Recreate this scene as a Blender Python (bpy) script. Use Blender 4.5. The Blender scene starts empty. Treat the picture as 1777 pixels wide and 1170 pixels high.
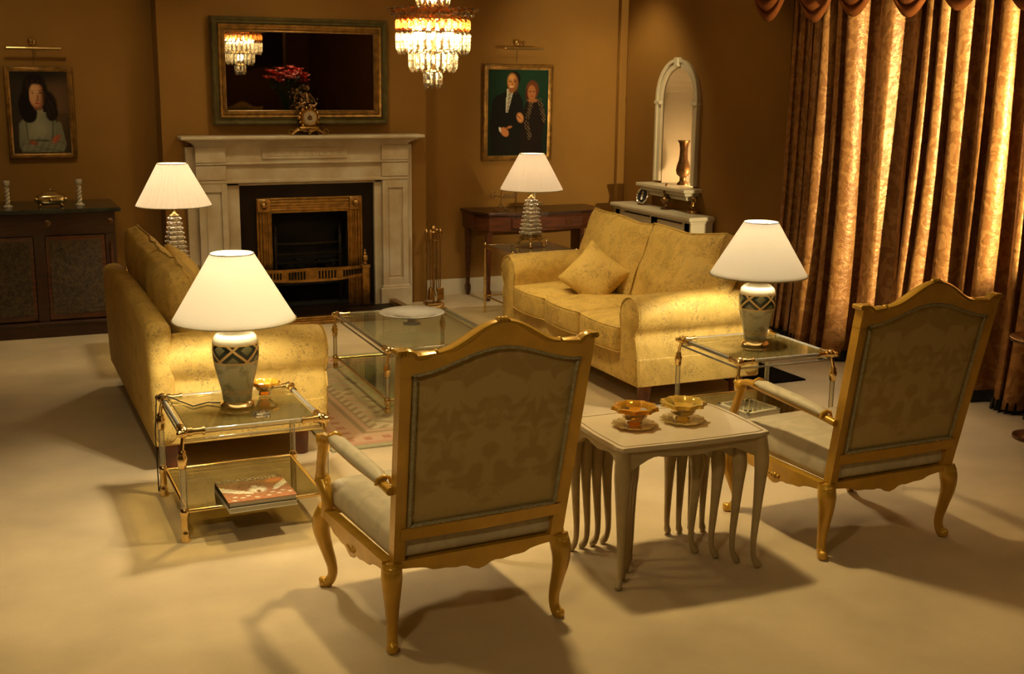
import bpy, bmesh, math, random
from mathutils import Vector, Matrix
random.seed(7)
PI = math.pi
R = math.radians
sc = bpy.context.scene
C = sc.collection

# ---------------------------------------------------------------- camera
cam_d = bpy.data.cameras.new('camera')
cam = bpy.data.objects.new('camera', cam_d)
C.objects.link(cam)
cam_d.sensor_width = 36.0
cam_d.lens = 2099.13 / 1777 * 36.0
cam_d.clip_start = 0.05
_m = Matrix.Rotation(R(-24), 4, 'Z') @ Matrix.Rotation(R(90 - 12.2157), 4, 'X') @ Matrix.Rotation(R(0.6364), 4, 'Z')
cam.matrix_world = Matrix.Translation((0, 0, 1.8996)) @ _m
sc.camera = cam

# ---------------------------------------------------------------- world, view, lights
w = bpy.data.worlds.new('world')
sc.world = w
w.use_nodes = True
w.node_tree.nodes['Background'].inputs[0].default_value = (0.02, 0.015, 0.01, 1)
w.node_tree.nodes['Background'].inputs[1].default_value = 0.3
vs = sc.view_settings
vs.view_transform = 'Standard'
vs.look = 'None'
vs.gamma = 1
vs.exposure = 0.30
try:
    vs.use_curve_mapping = False
except Exception:
    pass
sc.cycles.use_denoising = True
sc.cycles.max_bounces = 10
sc.cycles.transmission_bounces = 10
sc.cycles.transparent_max_bounces = 16
sc.cycles.sample_clamp_indirect = 6
sc.cycles.caustics_reflective = False
sc.cycles.caustics_refractive = False
WARM = (1.0, 0.83, 0.54)
WARM2 = (1.0, 0.76, 0.37)
CEIL = 3.0


def point(name, loc, power, r=0.04, col=WARM, parent=None):
    d = bpy.data.lights.new(name, 'POINT')
    d.energy = power
    d.shadow_soft_size = r
    d.color = col
    o = bpy.data.objects.new(name, d)
    C.objects.link(o)
    o.location = loc
    if parent:
        o.parent = parent
    return o


def spot(name, loc, target, power, size=100, blend=0.6, r=0.05, col=WARM2, parent=None):
    d = bpy.data.lights.new(name, 'SPOT')
    d.energy = power
    d.spot_size = R(size)
    d.spot_blend = blend
    d.shadow_soft_size = r
    d.color = col
    o = bpy.data.objects.new(name, d)
    C.objects.link(o)
    v = Vector(target) - Vector(loc)
    o.rotation_euler = v.to_track_quat('-Z', 'Y').to_euler()
    o.location = loc
    if parent:
        o.parent = parent
    return o


# unseen ceiling spots, some added only as fill: x, y, target, power, cone (the fittings themselves are built further down)
DOWNLIGHTS = [
    ((2.25, 4.55), (1.9, 3.7, 0), 250, 104),
    ((0.1, 4.4), (0.1, 4.6, 0), 85, 110),
    ((-0.4, 1.2), (1.2, 3.4, 0.5), 120, 72),  # added fill from the front left for the armchair backs
    ((2.4, 8.2), (2.4, 9.4, 0.9), 60, 105),
    ((0.3, 8.0), (0.4, 9.3, 1.2), 55, 110),
    ((4.1, 8.0), (4.2, 9.6, 1.0), 32, 85),
    ((3.2, 6.9), (3.7, 7.0, 0.3), 75, 80),
    ((4.3, 1.2), (4.2, 1.4, 0.5), 80, 100),  # added to brighten the part of the room the mirror reflects
    ((4.50, 9.35), (5.48, 9.36, 1.6), 80, 72),  # added wall wash to brighten the wall around the niche
]

# ---------------------------------------------------------------- colour helpers
LC = (1.0, 0.70, 0.33)


def lin(c):
    c /= 255.0
    return c / 12.92 if c <= 0.04045 else ((c + 0.055) / 1.055) ** 2.4


def A(r, g, b, k=0.6, mx=0.85):
    """surface colour of something that looks (r,g,b) in warm lamp light of strength k"""
    return tuple(max(0.002, min(mx, lin(v) / (k * l))) for v, l in zip((r, g, b), LC))


MATS = {}


def nt_new(name):
    m = bpy.data.materials.new(name)
    m.use_nodes = True
    return m, m.node_tree.nodes, m.node_tree.links, m.node_tree.nodes['Principled BSDF']


def mat(name, col, rough=0.5, metal=0.0, var=0.0, scale=8, bump=0.0, bscale=60, spec=0.5, trans=0, ior=1.45,
        coat=0, col2=None, sheen=0, stretch=None, detail=4):
    if name in MATS:
        return MATS[name]
    m, N, Lk, b = nt_new(name)
    b.inputs['Base Color'].default_value = (*col, 1)
    b.inputs['Roughness'].default_value = rough
    b.inputs['Metallic'].default_value = metal
    b.inputs['Specular IOR Level'].default_value = spec
    b.inputs['IOR'].default_value = ior
    if trans:
        b.inputs['Transmission Weight'].default_value = trans
    if coat:
        b.inputs['Coat Weight'].default_value = coat
    if sheen:
        b.inputs['Sheen Weight'].default_value = sheen
    tc = N.new('ShaderNodeTexCoord')
    src = tc.outputs['Object']
    if stretch:
        mp = N.new('ShaderNodeMapping')
        mp.inputs['Scale'].default_value = stretch
        Lk.new(src, mp.inputs['Vector'])
        src = mp.outputs['Vector']
    if var or col2:
        n = N.new('ShaderNodeTexNoise')
        n.inputs['Scale'].default_value = scale
        n.inputs['Detail'].default_value = detail
        Lk.new(src, n.inputs['Vector'])
        r = N.new('ShaderNodeValToRGB')
        r.color_ramp.elements[0].position = 0.35
        r.color_ramp.elements[1].position = 0.65
        c2 = col2 if col2 else tuple(v * (1 - var) for v in col)
        r.color_ramp.elements[0].color = (*c2, 1)
        r.color_ramp.elements[1].color = (*col, 1)
        Lk.new(n.outputs['Fac'], r.inputs['Fac'])
        Lk.new(r.outputs['Color'], b.inputs['Base Color'])
    if bump:
        n2 = N.new('ShaderNodeTexNoise')
        n2.inputs['Scale'].default_value = bscale
        n2.inputs['Detail'].default_value = 3
        Lk.new(src, n2.inputs['Vector'])
        bp = N.new('ShaderNodeBump')
        bp.inputs['Strength'].default_value = bump
        bp.inputs['Distance'].default_value = 0.01
        Lk.new(n2.outputs['Fac'], bp.inputs['Height'])
        Lk.new(bp.outputs['Normal'], b.inputs['Normal'])
    MATS[name] = m
    return m


def math_node(N, Lk, op, a, b=None, c=None):
    n = N.new('ShaderNodeMath')
    n.operation = op
    for i, v in enumerate((a, b, c)):
        if v is None:
            continue
        if isinstance(v, (int, float)):
            n.inputs[i].default_value = v
        else:
            Lk.new(v, n.inputs[i])
    return n.outputs[0]


def damask(name, base, fig, rough=0.7, scale=9.0, thr=0.5, axis='XZ', bump=0.25, speck=None, mirror=True, width=0.03):
    """woven figured fabric: mirrored noise figures on a ground"""
    m, N, Lk, b = nt_new(name)
    tc = N.new('ShaderNodeTexCoord')
    sp = N.new('ShaderNodeSeparateXYZ')
    Lk.new(tc.outputs['Object'], sp.inputs[0])
    cb = N.new('ShaderNodeCombineXYZ')
    x = sp.outputs['X']
    if mirror:
        x = math_node(N, Lk, 'PINGPONG', x, 0.16)
    Lk.new(x, cb.inputs['X'])
    Lk.new(sp.outputs['Y'], cb.inputs['Y'])
    Lk.new(sp.outputs['Z'], cb.inputs['Z'])
    n = N.new('ShaderNodeTexNoise')
    n.inputs['Scale'].default_value = scale
    n.inputs['Detail'].default_value = 2.5
    n.inputs['Distortion'].default_value = 0.8
    Lk.new(cb.outputs[0], n.inputs['Vector'])
    r = N.new('ShaderNodeValToRGB')
    r.color_ramp.elements[0].position = thr - width
    r.color_ramp.elements[1].position = thr + width
    r.color_ramp.elements[0].color = (*base, 1)
    r.color_ramp.elements[1].color = (*fig, 1)
    Lk.new(n.outputs['Fac'], r.inputs['Fac'])
    col = r.outputs['Color']
    if speck:
        n3 = N.new('ShaderNodeTexNoise')
        n3.inputs['Scale'].default_value = 78
        n3.inputs['Detail'].default_value = 2
        n3.inputs['Distortion'].default_value = 1.5
        Lk.new(tc.outputs['Object'], n3.inputs['Vector'])
        n4 = N.new('ShaderNodeTexNoise')
        n4.inputs['Scale'].default_value = 9
        Lk.new(tc.outputs['Object'], n4.inputs['Vector'])
        s = math_node(N, Lk, 'ADD', n3.outputs['Fac'], math_node(N, Lk, 'MULTIPLY', n4.outputs['Fac'], 0.45))
        r3 = N.new('ShaderNodeValToRGB')
        r3.color_ramp.elements[0].position = 0.825
        r3.color_ramp.elements[1].position = 0.885
        Lk.new(s, r3.inputs['Fac'])
        mx = N.new('ShaderNodeMixRGB')
        Lk.new(r3.outputs['Color'], mx.inputs['Fac'])
        Lk.new(col, mx.inputs['Color1'])
        mx.inputs['Color2'].default_value = (*speck, 1)
        col = mx.outputs['Color']
    Lk.new(col, b.inputs['Base Color'])
    rr = math_node(N, Lk, 'MULTIPLY_ADD', n.outputs['Fac'], -0.2, rough + 0.1)
    Lk.new(rr, b.inputs['Roughness'])
    b.inputs['Specular IOR Level'].default_value = 0.3
    if bump:
        n2 = N.new('ShaderNodeTexNoise')
        n2.inputs['Scale'].default_value = 16
        n2.inputs['Detail'].default_value = 3
        Lk.new(tc.outputs['Object'], n2.inputs['Vector'])
        bp = N.new('ShaderNodeBump')
        bp.inputs['Strength'].default_value = bump
        bp.inputs['Distance'].default_value = 0.02
        Lk.new(n2.outputs['Fac'], bp.inputs['Height'])
        Lk.new(bp.outputs['Normal'], b.inputs['Normal'])
    MATS[name] = m
    return m


def emis(name, col, strength):
    m, N, Lk, b = nt_new(name)
    b.inputs['Base Color'].default_value = (*col, 1)
    b.inputs['Emission Color'].default_value = (*col, 1)
    b.inputs['Emission Strength'].default_value = strength
    MATS[name] = m
    return m


def shade_mat(name, col, tfac=0.6):
    m, N, Lk, b = nt_new(name)
    out = N['Material Output']
    t = N.new('ShaderNodeBsdfTranslucent')
    t.inputs['Color'].default_value = (*col, 1)
    d = N.new('ShaderNodeBsdfDiffuse')
    d.inputs['Color'].default_value = (*col, 1)
    tc = N.new('ShaderNodeTexCoord')
    n = N.new('ShaderNodeTexNoise')
    n.inputs['Scale'].default_value = 90
    Lk.new(tc.outputs['Object'], n.inputs['Vector'])
    bp = N.new('ShaderNodeBump')
    bp.inputs['Strength'].default_value = 0.05
    Lk.new(n.outputs['Fac'], bp.inputs['Height'])
    Lk.new(bp.outputs['Normal'], d.inputs['Normal'])
    mx = N.new('ShaderNodeMixShader')
    mx.inputs[0].default_value = tfac
    Lk.new(d.outputs[0], mx.inputs[1])
    Lk.new(t.outputs[0], mx.inputs[2])
    Lk.new(mx.outputs[0], out.inputs['Surface'])
    MATS[name] = m
    return m


def clear_mat(name, tint, rough=0.03, refl=1.0, ior=1.45, base=0.0, bcol=(1, 1, 1)):
    """thin clear sheet or rod: lets light straight through, with fresnel gloss"""
    m, N, Lk, b = nt_new(name)
    out = N['Material Output']
    t = N.new('ShaderNodeBsdfTransparent')
    t.inputs['Color'].default_value = (*tint, 1)
    g = N.new('ShaderNodeBsdfGlossy')
    g.inputs['Roughness'].default_value = rough
    g.inputs['Color'].default_value = (1, 1, 1, 1)
    f = N.new('ShaderNodeFresnel')
    f.inputs['IOR'].default_value = ior
    tc = N.new('ShaderNodeTexCoord')
    n = N.new('ShaderNodeTexNoise')
    n.inputs['Scale'].default_value = 3
    Lk.new(tc.outputs['Object'], n.inputs['Vector'])
    k = math_node(N, Lk, 'MULTIPLY', f.outputs[0], math_node(N, Lk, 'MULTIPLY_ADD', n.outputs['Fac'], 0.1, refl))
    mx = N.new('ShaderNodeMixShader')
    Lk.new(k, mx.inputs[0])
    src = t.outputs[0]
    if base:
        d = N.new('ShaderNodeBsdfDiffuse')
        d.inputs['Color'].default_value = (*bcol, 1)
        m2 = N.new('ShaderNodeMixShader')
        m2.inputs[0].default_value = base
        Lk.new(t.outputs[0], m2.inputs[1])
        Lk.new(d.outputs[0], m2.inputs[2])
        src = m2.outputs[0]
    Lk.new(src, mx.inputs[1])
    Lk.new(g.outputs[0], mx.inputs[2])
    Lk.new(mx.outputs[0], out.inputs['Surface'])
    MATS[name] = m
    return m


def crystal_mat(name, tint=(1, 0.93, 0.8), white=0.0):
    m, N, Lk, b = nt_new(name)
    out = N['Material Output']
    g = N.new('ShaderNodeBsdfGlossy')
    g.inputs['Roughness'].default_value = 0.06
    g.inputs['Color'].default_value = (*tint, 1)
    t = N.new('ShaderNodeBsdfTransparent')
    t.inputs['Color'].default_value = (*tint, 1)
    tl = N.new('ShaderNodeBsdfTranslucent')
    tl.inputs['Color'].default_value = (*tint, 1)
    tc = N.new('ShaderNodeTexCoord')
    n = N.new('ShaderNodeTexNoise')
    n.inputs['Scale'].default_value = 55
    Lk.new(tc.outputs['Object'], n.inputs['Vector'])
    r = N.new('ShaderNodeValToRGB')
    r.color_ramp.elements[0].position = 0.42
    r.color_ramp.elements[1].position = 0.58
    Lk.new(n.outputs['Fac'], r.inputs['Fac'])
    m1 = N.new('ShaderNodeMixShader')
    Lk.new(r.outputs['Color'], m1.inputs[0])
    Lk.new(t.outputs[0], m1.inputs[1])
    Lk.new(tl.outputs[0], m1.inputs[2])
    if white:
        df = N.new('ShaderNodeBsdfDiffuse')
        df.inputs['Color'].default_value = (*tint, 1)
        m0 = N.new('ShaderNodeMixShader')
        m0.inputs[0].default_value = white
        Lk.new(m1.outputs[0], m0.inputs[1])
        Lk.new(df.outputs[0], m0.inputs[2])
        m1 = m0
    bp = N.new('ShaderNodeBump')
    bp.inputs['Strength'].default_value = 0.6
    bp.inputs['Distance'].default_value = 0.01
    Lk.new(n.outputs['Fac'], bp.inputs['Height'])
    Lk.new(bp.outputs['Normal'], g.inputs['Normal'])
    f = N.new('ShaderNodeFresnel')
    f.inputs['IOR'].default_value = 2.0
    m2 = N.new('ShaderNodeMixShader')
    Lk.new(f.outputs[0], m2.inputs[0])
    Lk.new(m1.outputs[0], m2.inputs[1])
    Lk.new(g.outputs[0], m2.inputs[2])
    Lk.new(m2.outputs[0], out.inputs['Surface'])
    MATS[name] = m
    return m


def attr_mat(name, rough=0.6, coat=0.0, noise=0.1, nscale=60):
    m, N, Lk, b = nt_new(name)
    a = N.new('ShaderNodeAttribute')
    a.attribute_name = 'col'
    tc = N.new('ShaderNodeTexCoord')
    n = N.new('ShaderNodeTexNoise')
    n.inputs['Scale'].default_value = nscale
    Lk.new(tc.outputs['Object'], n.inputs['Vector'])
    f = math_node(N, Lk, 'MULTIPLY_ADD', n.outputs['Fac'], noise * 2, 1 - noise)
    mx = N.new('ShaderNodeVectorMath')
    mx.operation = 'SCALE'
    Lk.new(a.outputs['Color'], mx.inputs[0])
    Lk.new(f, mx.inputs['Scale'])
    Lk.new(mx.outputs[0], b.inputs['Base Color'])
    b.inputs['Roughness'].default_value = rough
    b.inputs['Coat Weight'].default_value = coat
    MATS[name] = m
    return m


# ---------------------------------------------------------------- mesh builder
class MB:
    def __init__(self):
        self.bm = bmesh.new()

    def box(self, x0, x1, y0, y1, z0, z1, bev=0.0, seg=2):
        b = self.bm
        vs_ = [b.verts.new((x, y, z)) for z in (z0, z1) for y in (y0, y1) for x in (x0, x1)]
        q = [(0, 2, 3, 1), (4, 5, 7, 6), (0, 1, 5, 4), (2, 6, 7, 3), (0, 4, 6, 2), (1, 3, 7, 5)]
        fs = [b.faces.new([vs_[i] for i in f]) for f in q]
        if bev:
            es = list({e for f in fs for e in f.edges})
            bmesh.ops.bevel(b, geom=es, offset=bev, segments=seg, affect='EDGES', profile=0.5)
        return self

    def lathe(self, prof, seg=24, c=(0, 0, 0), axis='Z', ripple=0, nrip=0, phase=0, rfun=None, close=False, arc=None):
        b = self.bm
        rings = []
        n = seg
        for i, (r, z) in enumerate(prof):
            ring = []
            for k in range(n):
                a = 2 * PI * k / n + phase
                rr = r * (1 + ripple * math.cos(nrip * a)) if nrip else r
                if rfun:
                    rr = rfun(rr, a, i / (len(prof) - 1))
                x, y = rr * math.cos(a), rr * math.sin(a)
                if axis == 'Z':
                    p = (c[0] + x, c[1] + y, c[2] + z)
                elif axis == 'X':
                    p = (c[0] + z, c[1] + x, c[2] + y)
                else:
                    p = (c[0] + x, c[1] + z, c[2] + y)
                ring.append(b.verts.new(p))
            rings.append(ring)
        for a_, b_ in zip(rings, rings[1:]):
            for k in range(n):
                b.faces.new((a_[k], a_[(k + 1) % n], b_[(k + 1) % n], b_[k]))
        if not close:
            if prof[0][0] > 1e-4:
                b.faces.new(list(reversed(rings[0])))
            if prof[-1][0] > 1e-4:
                b.faces.new(rings[-1])
        return self

    def shell(self, prof, seg=48, c=(0, 0, 0), ripple=0, nrip=0, phase=0, rfun=None):
        return self.lathe(prof, seg, c, 'Z', ripple, nrip, phase, rfun, close=True)

    def tube(self, pts, rad, seg=8, closed=False, flat=None, up=(0, 0, 1), caps=True):
        """tube along pts; rad float or list; flat=(a,b) scales the section; section aligned with up"""
        b = self.bm
        pts = [Vector(p) for p in pts]
        n = len(pts)
        rings = []
        up = Vector(up)
        for i, p in enumerate(pts):
            if closed:
                t = pts[(i + 1) % n] - pts[i - 1]
            else:
                t = pts[min(i + 1, n - 1)] - pts[max(i - 1, 0)]
            if t.length < 1e-9:
                t = Vector((0, 0, 1))
            t.normalize()
            u = up - t * up.dot(t)
            if u.length < 0.05:
                alt = Vector((1, 0, 0)) if abs(t.x) < 0.9 else Vector((0, 1, 0))
                u = alt - t * alt.dot(t)
            u.normalize()
            s = t.cross(u)
            r = rad[i] if isinstance(rad, (list, tuple)) else rad
            if isinstance(r, (list, tuple)):
                ra, rb = r
            else:
                ra = rb = r
            if flat:
                ra, rb = ra * flat[0], rb * flat[1]
            rings.append([b.verts.new(p + s * (ra * math.cos(2 * PI * k / seg + PI / seg)) + u * (rb * math.sin(2 * PI * k / seg + PI / seg))) for k in range(seg)])
        m = n if closed else n - 1
        for i in range(m):
            a_, b_ = rings[i], rings[(i + 1) % n]
            for k in range(seg):
                b.faces.new((a_[k], a_[(k + 1) % seg], b_[(k + 1) % seg], b_[k]))
        if not closed and caps:
            b.faces.new(list(reversed(rings[0])))
            b.faces.new(rings[-1])
        return self

    def prism(self, poly, a0, a1, plane='XZ', bev=0):
        """poly of 2D points extruded along the remaining axis from a0 to a1"""
        b = self.bm

        def P(u, v, a):
            return {'XZ': (u, a, v), 'YZ': (a, u, v), 'XY': (u, v, a)}[plane]
        v0 = [b.verts.new(P(u, v, a0)) for u, v in poly]
        v1 = [b.verts.new(P(u, v, a1)) for u, v in poly]
        n = len(poly)
        fs = [b.faces.new(v0), b.faces.new(list(reversed(v1)))]
        for i in range(n):
            fs.append(b.faces.new((v0[i], v1[i], v1[(i + 1) % n], v0[(i + 1) % n])))
        if bev:
            es = list({e for f in fs[:2] for e in f.edges})
            bmesh.ops.bevel(b, geom=es, offset=bev, segments=2, affect='EDGES', profile=0.5)
        return self

    def strip(self, lower, upper, y0, y1):
        """solid between two XZ polylines (lists of (x,z)), from y0 to y1 (numbers or functions of (x,z))"""
        b = self.bm
        f0 = y0 if callable(y0) else (lambda x, z: y0)
        f1 = y1 if callable(y1) else (lambda x, z: y1)
        rows = []
        for (xa, za), (xb, zb) in zip(lower, upper):
            rows.append([b.verts.new((xa, f0(xa, za), za)), b.verts.new((xb, f0(xb, zb), zb)),
                         b.verts.new((xb, f1(xb, zb), zb)), b.verts.new((xa, f1(xa, za), za))])
        for p, q in zip(rows, rows[1:]):
            for k in range(4):
                b.faces.new((p[k], p[(k + 1) % 4], q[(k + 1) % 4], q[k]))
        b.faces.new(list(reversed(rows[0])))
        b.faces.new(rows[-1])
        return self

    def rbox(self, c, h, r, div=(4, 4, 4), f=None, rot=None, m=3):
        """rounded box, centre c, half sizes h, edge radius r, optional deform f(p)->p in local space"""
        b = self.bm
        axes = []
        for k in range(3):
            hk = h[k]
            rk = min(r, hk * 0.999)
            t = [rk * math.tan(R(45.0 * (i / m))) for i in range(m, 0, -1)]
            cs = [-(hk - rk) - x for x in t]
            n = div[k]
            cs += [-(hk - rk) + 2 * (hk - rk) * i / n for i in range(n + 1)]
            cs += [(hk - rk) + x for x in reversed(t)]
            axes.append((cs, rk))
        cache = {}

        def vert(p):
            key = tuple(round(v, 6) for v in p)
            if key in cache:
                return cache[key]
            inner = Vector([max(-(h[k] - axes[k][1]), min(h[k] - axes[k][1], p[k])) for k in range(3)])
            d = Vector(p) - inner
            if d.length > 1e-9:
                d.normalize()
                d = Vector([d[k] * axes[k][1] for k in range(3)])
            q = inner + d
            if f:
                q = Vector(f(q))
            if rot:
                q = rot @ q
            v = b.verts.new(q + Vector(c))
            cache[key] = v
            return v
        for k in range(3):
            i, j = (k + 1) % 3, (k + 2) % 3
            A_, B_ = axes[i][0], axes[j][0]
            for s in (-1, 1):
                for ia in range(len(A_) - 1):
                    for ib in range(len(B_) - 1):
                        qs = []
                        for (u, v) in ((A_[ia], B_[ib]), (A_[ia + 1], B_[ib]), (A_[ia + 1], B_[ib + 1]), (A_[ia], B_[ib + 1])):
                            p = [0, 0, 0]
                            p[k] = s * h[k]
                            p[i] = u
                            p[j] = v
                            qs.append(vert(p))
                        if s < 0:
                            qs.reverse()
                        if len(set(qs)) == 4:
                            try:
                                b.faces.new(qs)
                            except ValueError:
                                pass
        return self

    def ball(self, c, r, seg=12, sz=1.0):
        n = max(5, seg // 2)
        prof = [(r * math.sin(PI * i / n), -r * sz * math.cos(PI * i / n)) for i in range(n + 1)]
        prof[0] = (1e-5, prof[0][1])
        prof[-1] = (1e-5, prof[-1][1])
        return self.lathe(prof, seg, c)

    def build(self, name, m, parent=None, smooth=True, ang=50):
        b = self.bm
        bmesh.ops.remove_doubles(b, verts=b.verts, dist=1e-6)
        bmesh.ops.recalc_face_normals(b, faces=b.faces)
        me = bpy.data.meshes.new(name)
        b.to_mesh(me)
        b.free()
        o = bpy.data.objects.new(name, me)
        C.objects.link(o)
        if isinstance(m, str):
            m = MATS[m]
        me.materials.append(m)
        if smooth:
            for p in me.polygons:
                p.use_smooth = True
            try:
                me.set_sharp_from_angle(angle=R(ang))
            except Exception:
                pass
        if parent:
            o.parent = parent
        return o


def tag(o, label, cat, group=None, kind=None):
    if label:
        o['label'] = label
    if cat:
        o['category'] = cat
    if group:
        o['group'] = group
    if kind:
        o['kind'] = kind
    return o


def thing(name, label, cat, loc=(0, 0, 0), rz=0, group=None):
    o = bpy.data.objects.new(name, None)
    o.empty_display_size = 0.1
    C.objects.link(o)
    o.location = loc
    o.rotation_euler = (0, 0, R(rz))
    return tag(o, label, cat, group)


def single(name, mb, m, label, cat, loc, rz=0, group=None, smooth=True):
    o = mb.build(name, m, None, smooth=smooth)
    o.location = loc
    o.rotation_euler = (0, 0, R(rz))
    return tag(o, label, cat, group)


def struct(o):
    o['kind'] = 'structure'
    return o


def kids(o):
    return [c for c in bpy.data.objects if c.parent == o]


def copy_tree(o, parent=None):
    c = o.copy()
    C.objects.link(c)
    if parent:
        c.parent = parent
    for ch in kids(o):
        copy_tree(ch, c)
    return c


def dup(root, loc, rz, label, group=None):
    c = copy_tree(root)
    c.location = loc
    c.rotation_euler = (0, 0, R(rz))
    c['label'] = label
    if group:
        c['group'] = group
    return c


def painting(name, w_, h_, nx, ny, fn, m, parent, y=0.0, thick=0.004, lay='XZ'):
    """flat picture surface: a fine grid, coloured by fn(u, v) with u right, v down (0..1); fn returns linear rgb"""
    me = bpy.data.meshes.new(name)
    vsx = []
    cols = []
    for j in range(ny + 1):
        for i in range(nx + 1):
            u, v = i / nx, j / ny
            if lay == 'XZ':
                vsx.append(((u - 0.5) * w_, y, (0.5 - v) * h_))
            else:
                vsx.append(((u - 0.5) * w_, (0.5 - v) * h_, y))
            cols.append((*fn(u, v), 1.0))
    fs = []
    for j in range(ny):
        for i in range(nx):
            a = j * (nx + 1) + i
            fs.append((a, a + 1, a + nx + 2, a + nx + 1) if False else (a, a + nx + 1, a + nx + 2, a + 1))
    n0 = len(vsx)
    # back and edge, so that it has thickness
    t = thick
    if lay == 'XZ':
        bk = [(-w_ / 2, y + t, h_ / 2), (w_ / 2, y + t, h_ / 2), (w_ / 2, y + t, -h_ / 2), (-w_ / 2, y + t, -h_ / 2)]
    else:
        bk = [(-w_ / 2, h_ / 2, y - t), (w_ / 2, h_ / 2, y - t), (w_ / 2, -h_ / 2, y - t), (-w_ / 2, -h_ / 2, y - t)]
    cr = [0, nx, (ny + 1) * (nx + 1) - 1, ny * (nx + 1)]
    for k in range(4):
        cols.append(cols[cr[k]])
    vsx += bk
    fs.append((n0, n0 + 1, n0 + 2, n0 + 3))
    for k in range(4):
        k2 = (k + 1) % 4
        fs.append((cr[k], cr[k2], n0 + k2, n0 + k))
    me.from_pydata(vsx, [], fs)
    ca = me.color_attributes.new('col', 'FLOAT_COLOR', 'POINT')
    flat = [x for c in cols for x in c]
    ca.data.foreach_set('color', flat)
    me.materials.append(m)
    me.update()
    o = bpy.data.objects.new(name, me)
    C.objects.link(o)
    if parent:
        o.parent = parent
    return o


def mix(a, b, t):
    t = max(0.0, min(1.0, t))
    return tuple(x + (y - x) * t for x, y in zip(a, b))


def sst(e0, e1, x):
    t = max(0.0, min(1.0, (x - e0) / (e1 - e0)))
    return t * t * (3 - 2 * t)


def ell(u, v, cx, cy, rx, ry, soft=0.08, rot=0.0):
    du, dv = u - cx, v - cy
    c, s = math.cos(rot), math.sin(rot)
    du, dv = du * c + dv * s, -du * s + dv * c
    d = math.hypot(du / rx, dv / ry)
    return 1 - sst(1 - soft, 1 + soft, d)


def inpoly(u, v, P):
    c = False
    n = len(P)
    for i in range(n):
        x1, y1 = P[i]
        x2, y2 = P[i - 1]
        if (y1 > v) != (y2 > v) and u < (x2 - x1) * (v - y1) / (y2 - y1) + x1:
            c = not c
    return c


def seg_d(u, v, a, b):
    ax, ay = a
    bx, by = b
    t = max(0, min(1, ((u - ax) * (bx - ax) + (v - ay) * (by - ay)) / ((bx - ax) ** 2 + (by - ay) ** 2 + 1e-12)))
    return math.hypot(u - ax - t * (bx - ax), v - ay - t * (by - ay))


# ---------------------------------------------------------------- shared materials
mat('carpet', (0.60, 0.47, 0.28), 0.95, var=0.22, scale=2.2, bump=0.35, bscale=260, spec=0.1, sheen=0.2)
mat('wall_paint', (0.27, 0.135, 0.027), 0.75, var=0.16, scale=1.2, bump=0.06, bscale=160, spec=0.25)
mat('ceiling_paint', (0.62, 0.55, 0.42), 0.9, var=0.04, scale=3)
mat('white_gloss_paint', (0.60, 0.54, 0.41), 0.45, var=0.05, scale=5, bump=0.03)
mat('cream_marble', (0.62, 0.56, 0.44), 0.38, var=0.14, scale=5, bump=0.03, bscale=30, col2=(0.48, 0.38, 0.25))
mat('black_slate', (0.014, 0.007, 0.003), 0.45, var=0.5, scale=5, spec=0.2)
mat('soot', (0.008, 0.006, 0.004), 0.9, var=0.4, scale=10, bump=0.3)
mat('cast_iron', (0.035, 0.024, 0.014), 0.5, metal=0.6, var=0.4, scale=30, bump=0.2)
mat('brass', (0.86, 0.64, 0.30), 0.18, metal=1.0, var=0.18, scale=14, bump=0.03, bscale=40)
mat('old_brass', (0.52, 0.30, 0.09), 0.32, metal=1.0, var=0.45, scale=18, bump=0.12, bscale=50)
mat('dark_bronze', (0.22, 0.12, 0.05), 0.35, metal=0.9, var=0.5, scale=25, bump=0.2)
mat('gilt_wood', (0.60, 0.335, 0.036), 0.30, metal=0.3, var=0.22, scale=9, bump=0.06, bscale=45, coat=0.4)
mat('gilt_frame', (0.36, 0.19, 0.045), 0.35, metal=0.55, var=0.5, scale=22, bump=0.25, bscale=60)
mat('green_gilt', (0.15, 0.12, 0.045), 0.45, metal=0.35, var=0.4, scale=14, bump=0.15)
mat('mahogany', (0.10, 0.028, 0.010), 0.28, var=0.55, scale=7, stretch=(1, 1, 8), coat=0.4)
mat('dark_mahogany', (0.042, 0.014, 0.006), 0.35, var=0.5, scale=7, stretch=(1, 1, 8), coat=0.25)
mat('oxblood_leg', (0.20, 0.05, 0.015), 0.35, var=0.5, scale=9, coat=0.3)
mat('green_marble', (0.035, 0.045, 0.035), 0.2, var=0.6, scale=9, coat=0.3)
mat('painted_wood', (0.47, 0.36, 0.185), 0.40, var=0.18, scale=12, bump=0.08, bscale=70, coat=0.15)
mat('painted_top', (0.56, 0.46, 0.31), 0.25, var=0.08, scale=6, coat=0.3)
mat('paint_groove', (0.20, 0.12, 0.06), 0.5, var=0.3, scale=15)
mat('white_fabric_trim', (0.44, 0.38, 0.22), 0.8, var=0.35, scale=120, bump=0.5, bscale=200)
mat('black_fringe', (0.012, 0.010, 0.006), 0.8, var=0.5, scale=90, bump=0.6, bscale=150)
mat('dark_patch', (0.007, 0.005, 0.004), 0.95, var=0.3, scale=60, bump=0.4, spec=0.05)
mat('book_pages', (0.55, 0.52, 0.42), 0.8, var=0.15, scale=4, stretch=(1, 1, 200))
mat('cover_dark', (0.03, 0.02, 0.015), 0.4, var=0.2)
mat('white_lacquer', (0.72, 0.70, 0.62), 0.35, var=0.04)
mat('letter_white', (0.95, 0.93, 0.86), 0.5, var=0.03)
mat('silver', (0.75, 0.73, 0.68), 0.12, metal=1.0, var=0.1)
mat('blue_glass', (0.012, 0.03, 0.07), 0.08, var=0.3, coat=0.6)
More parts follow.
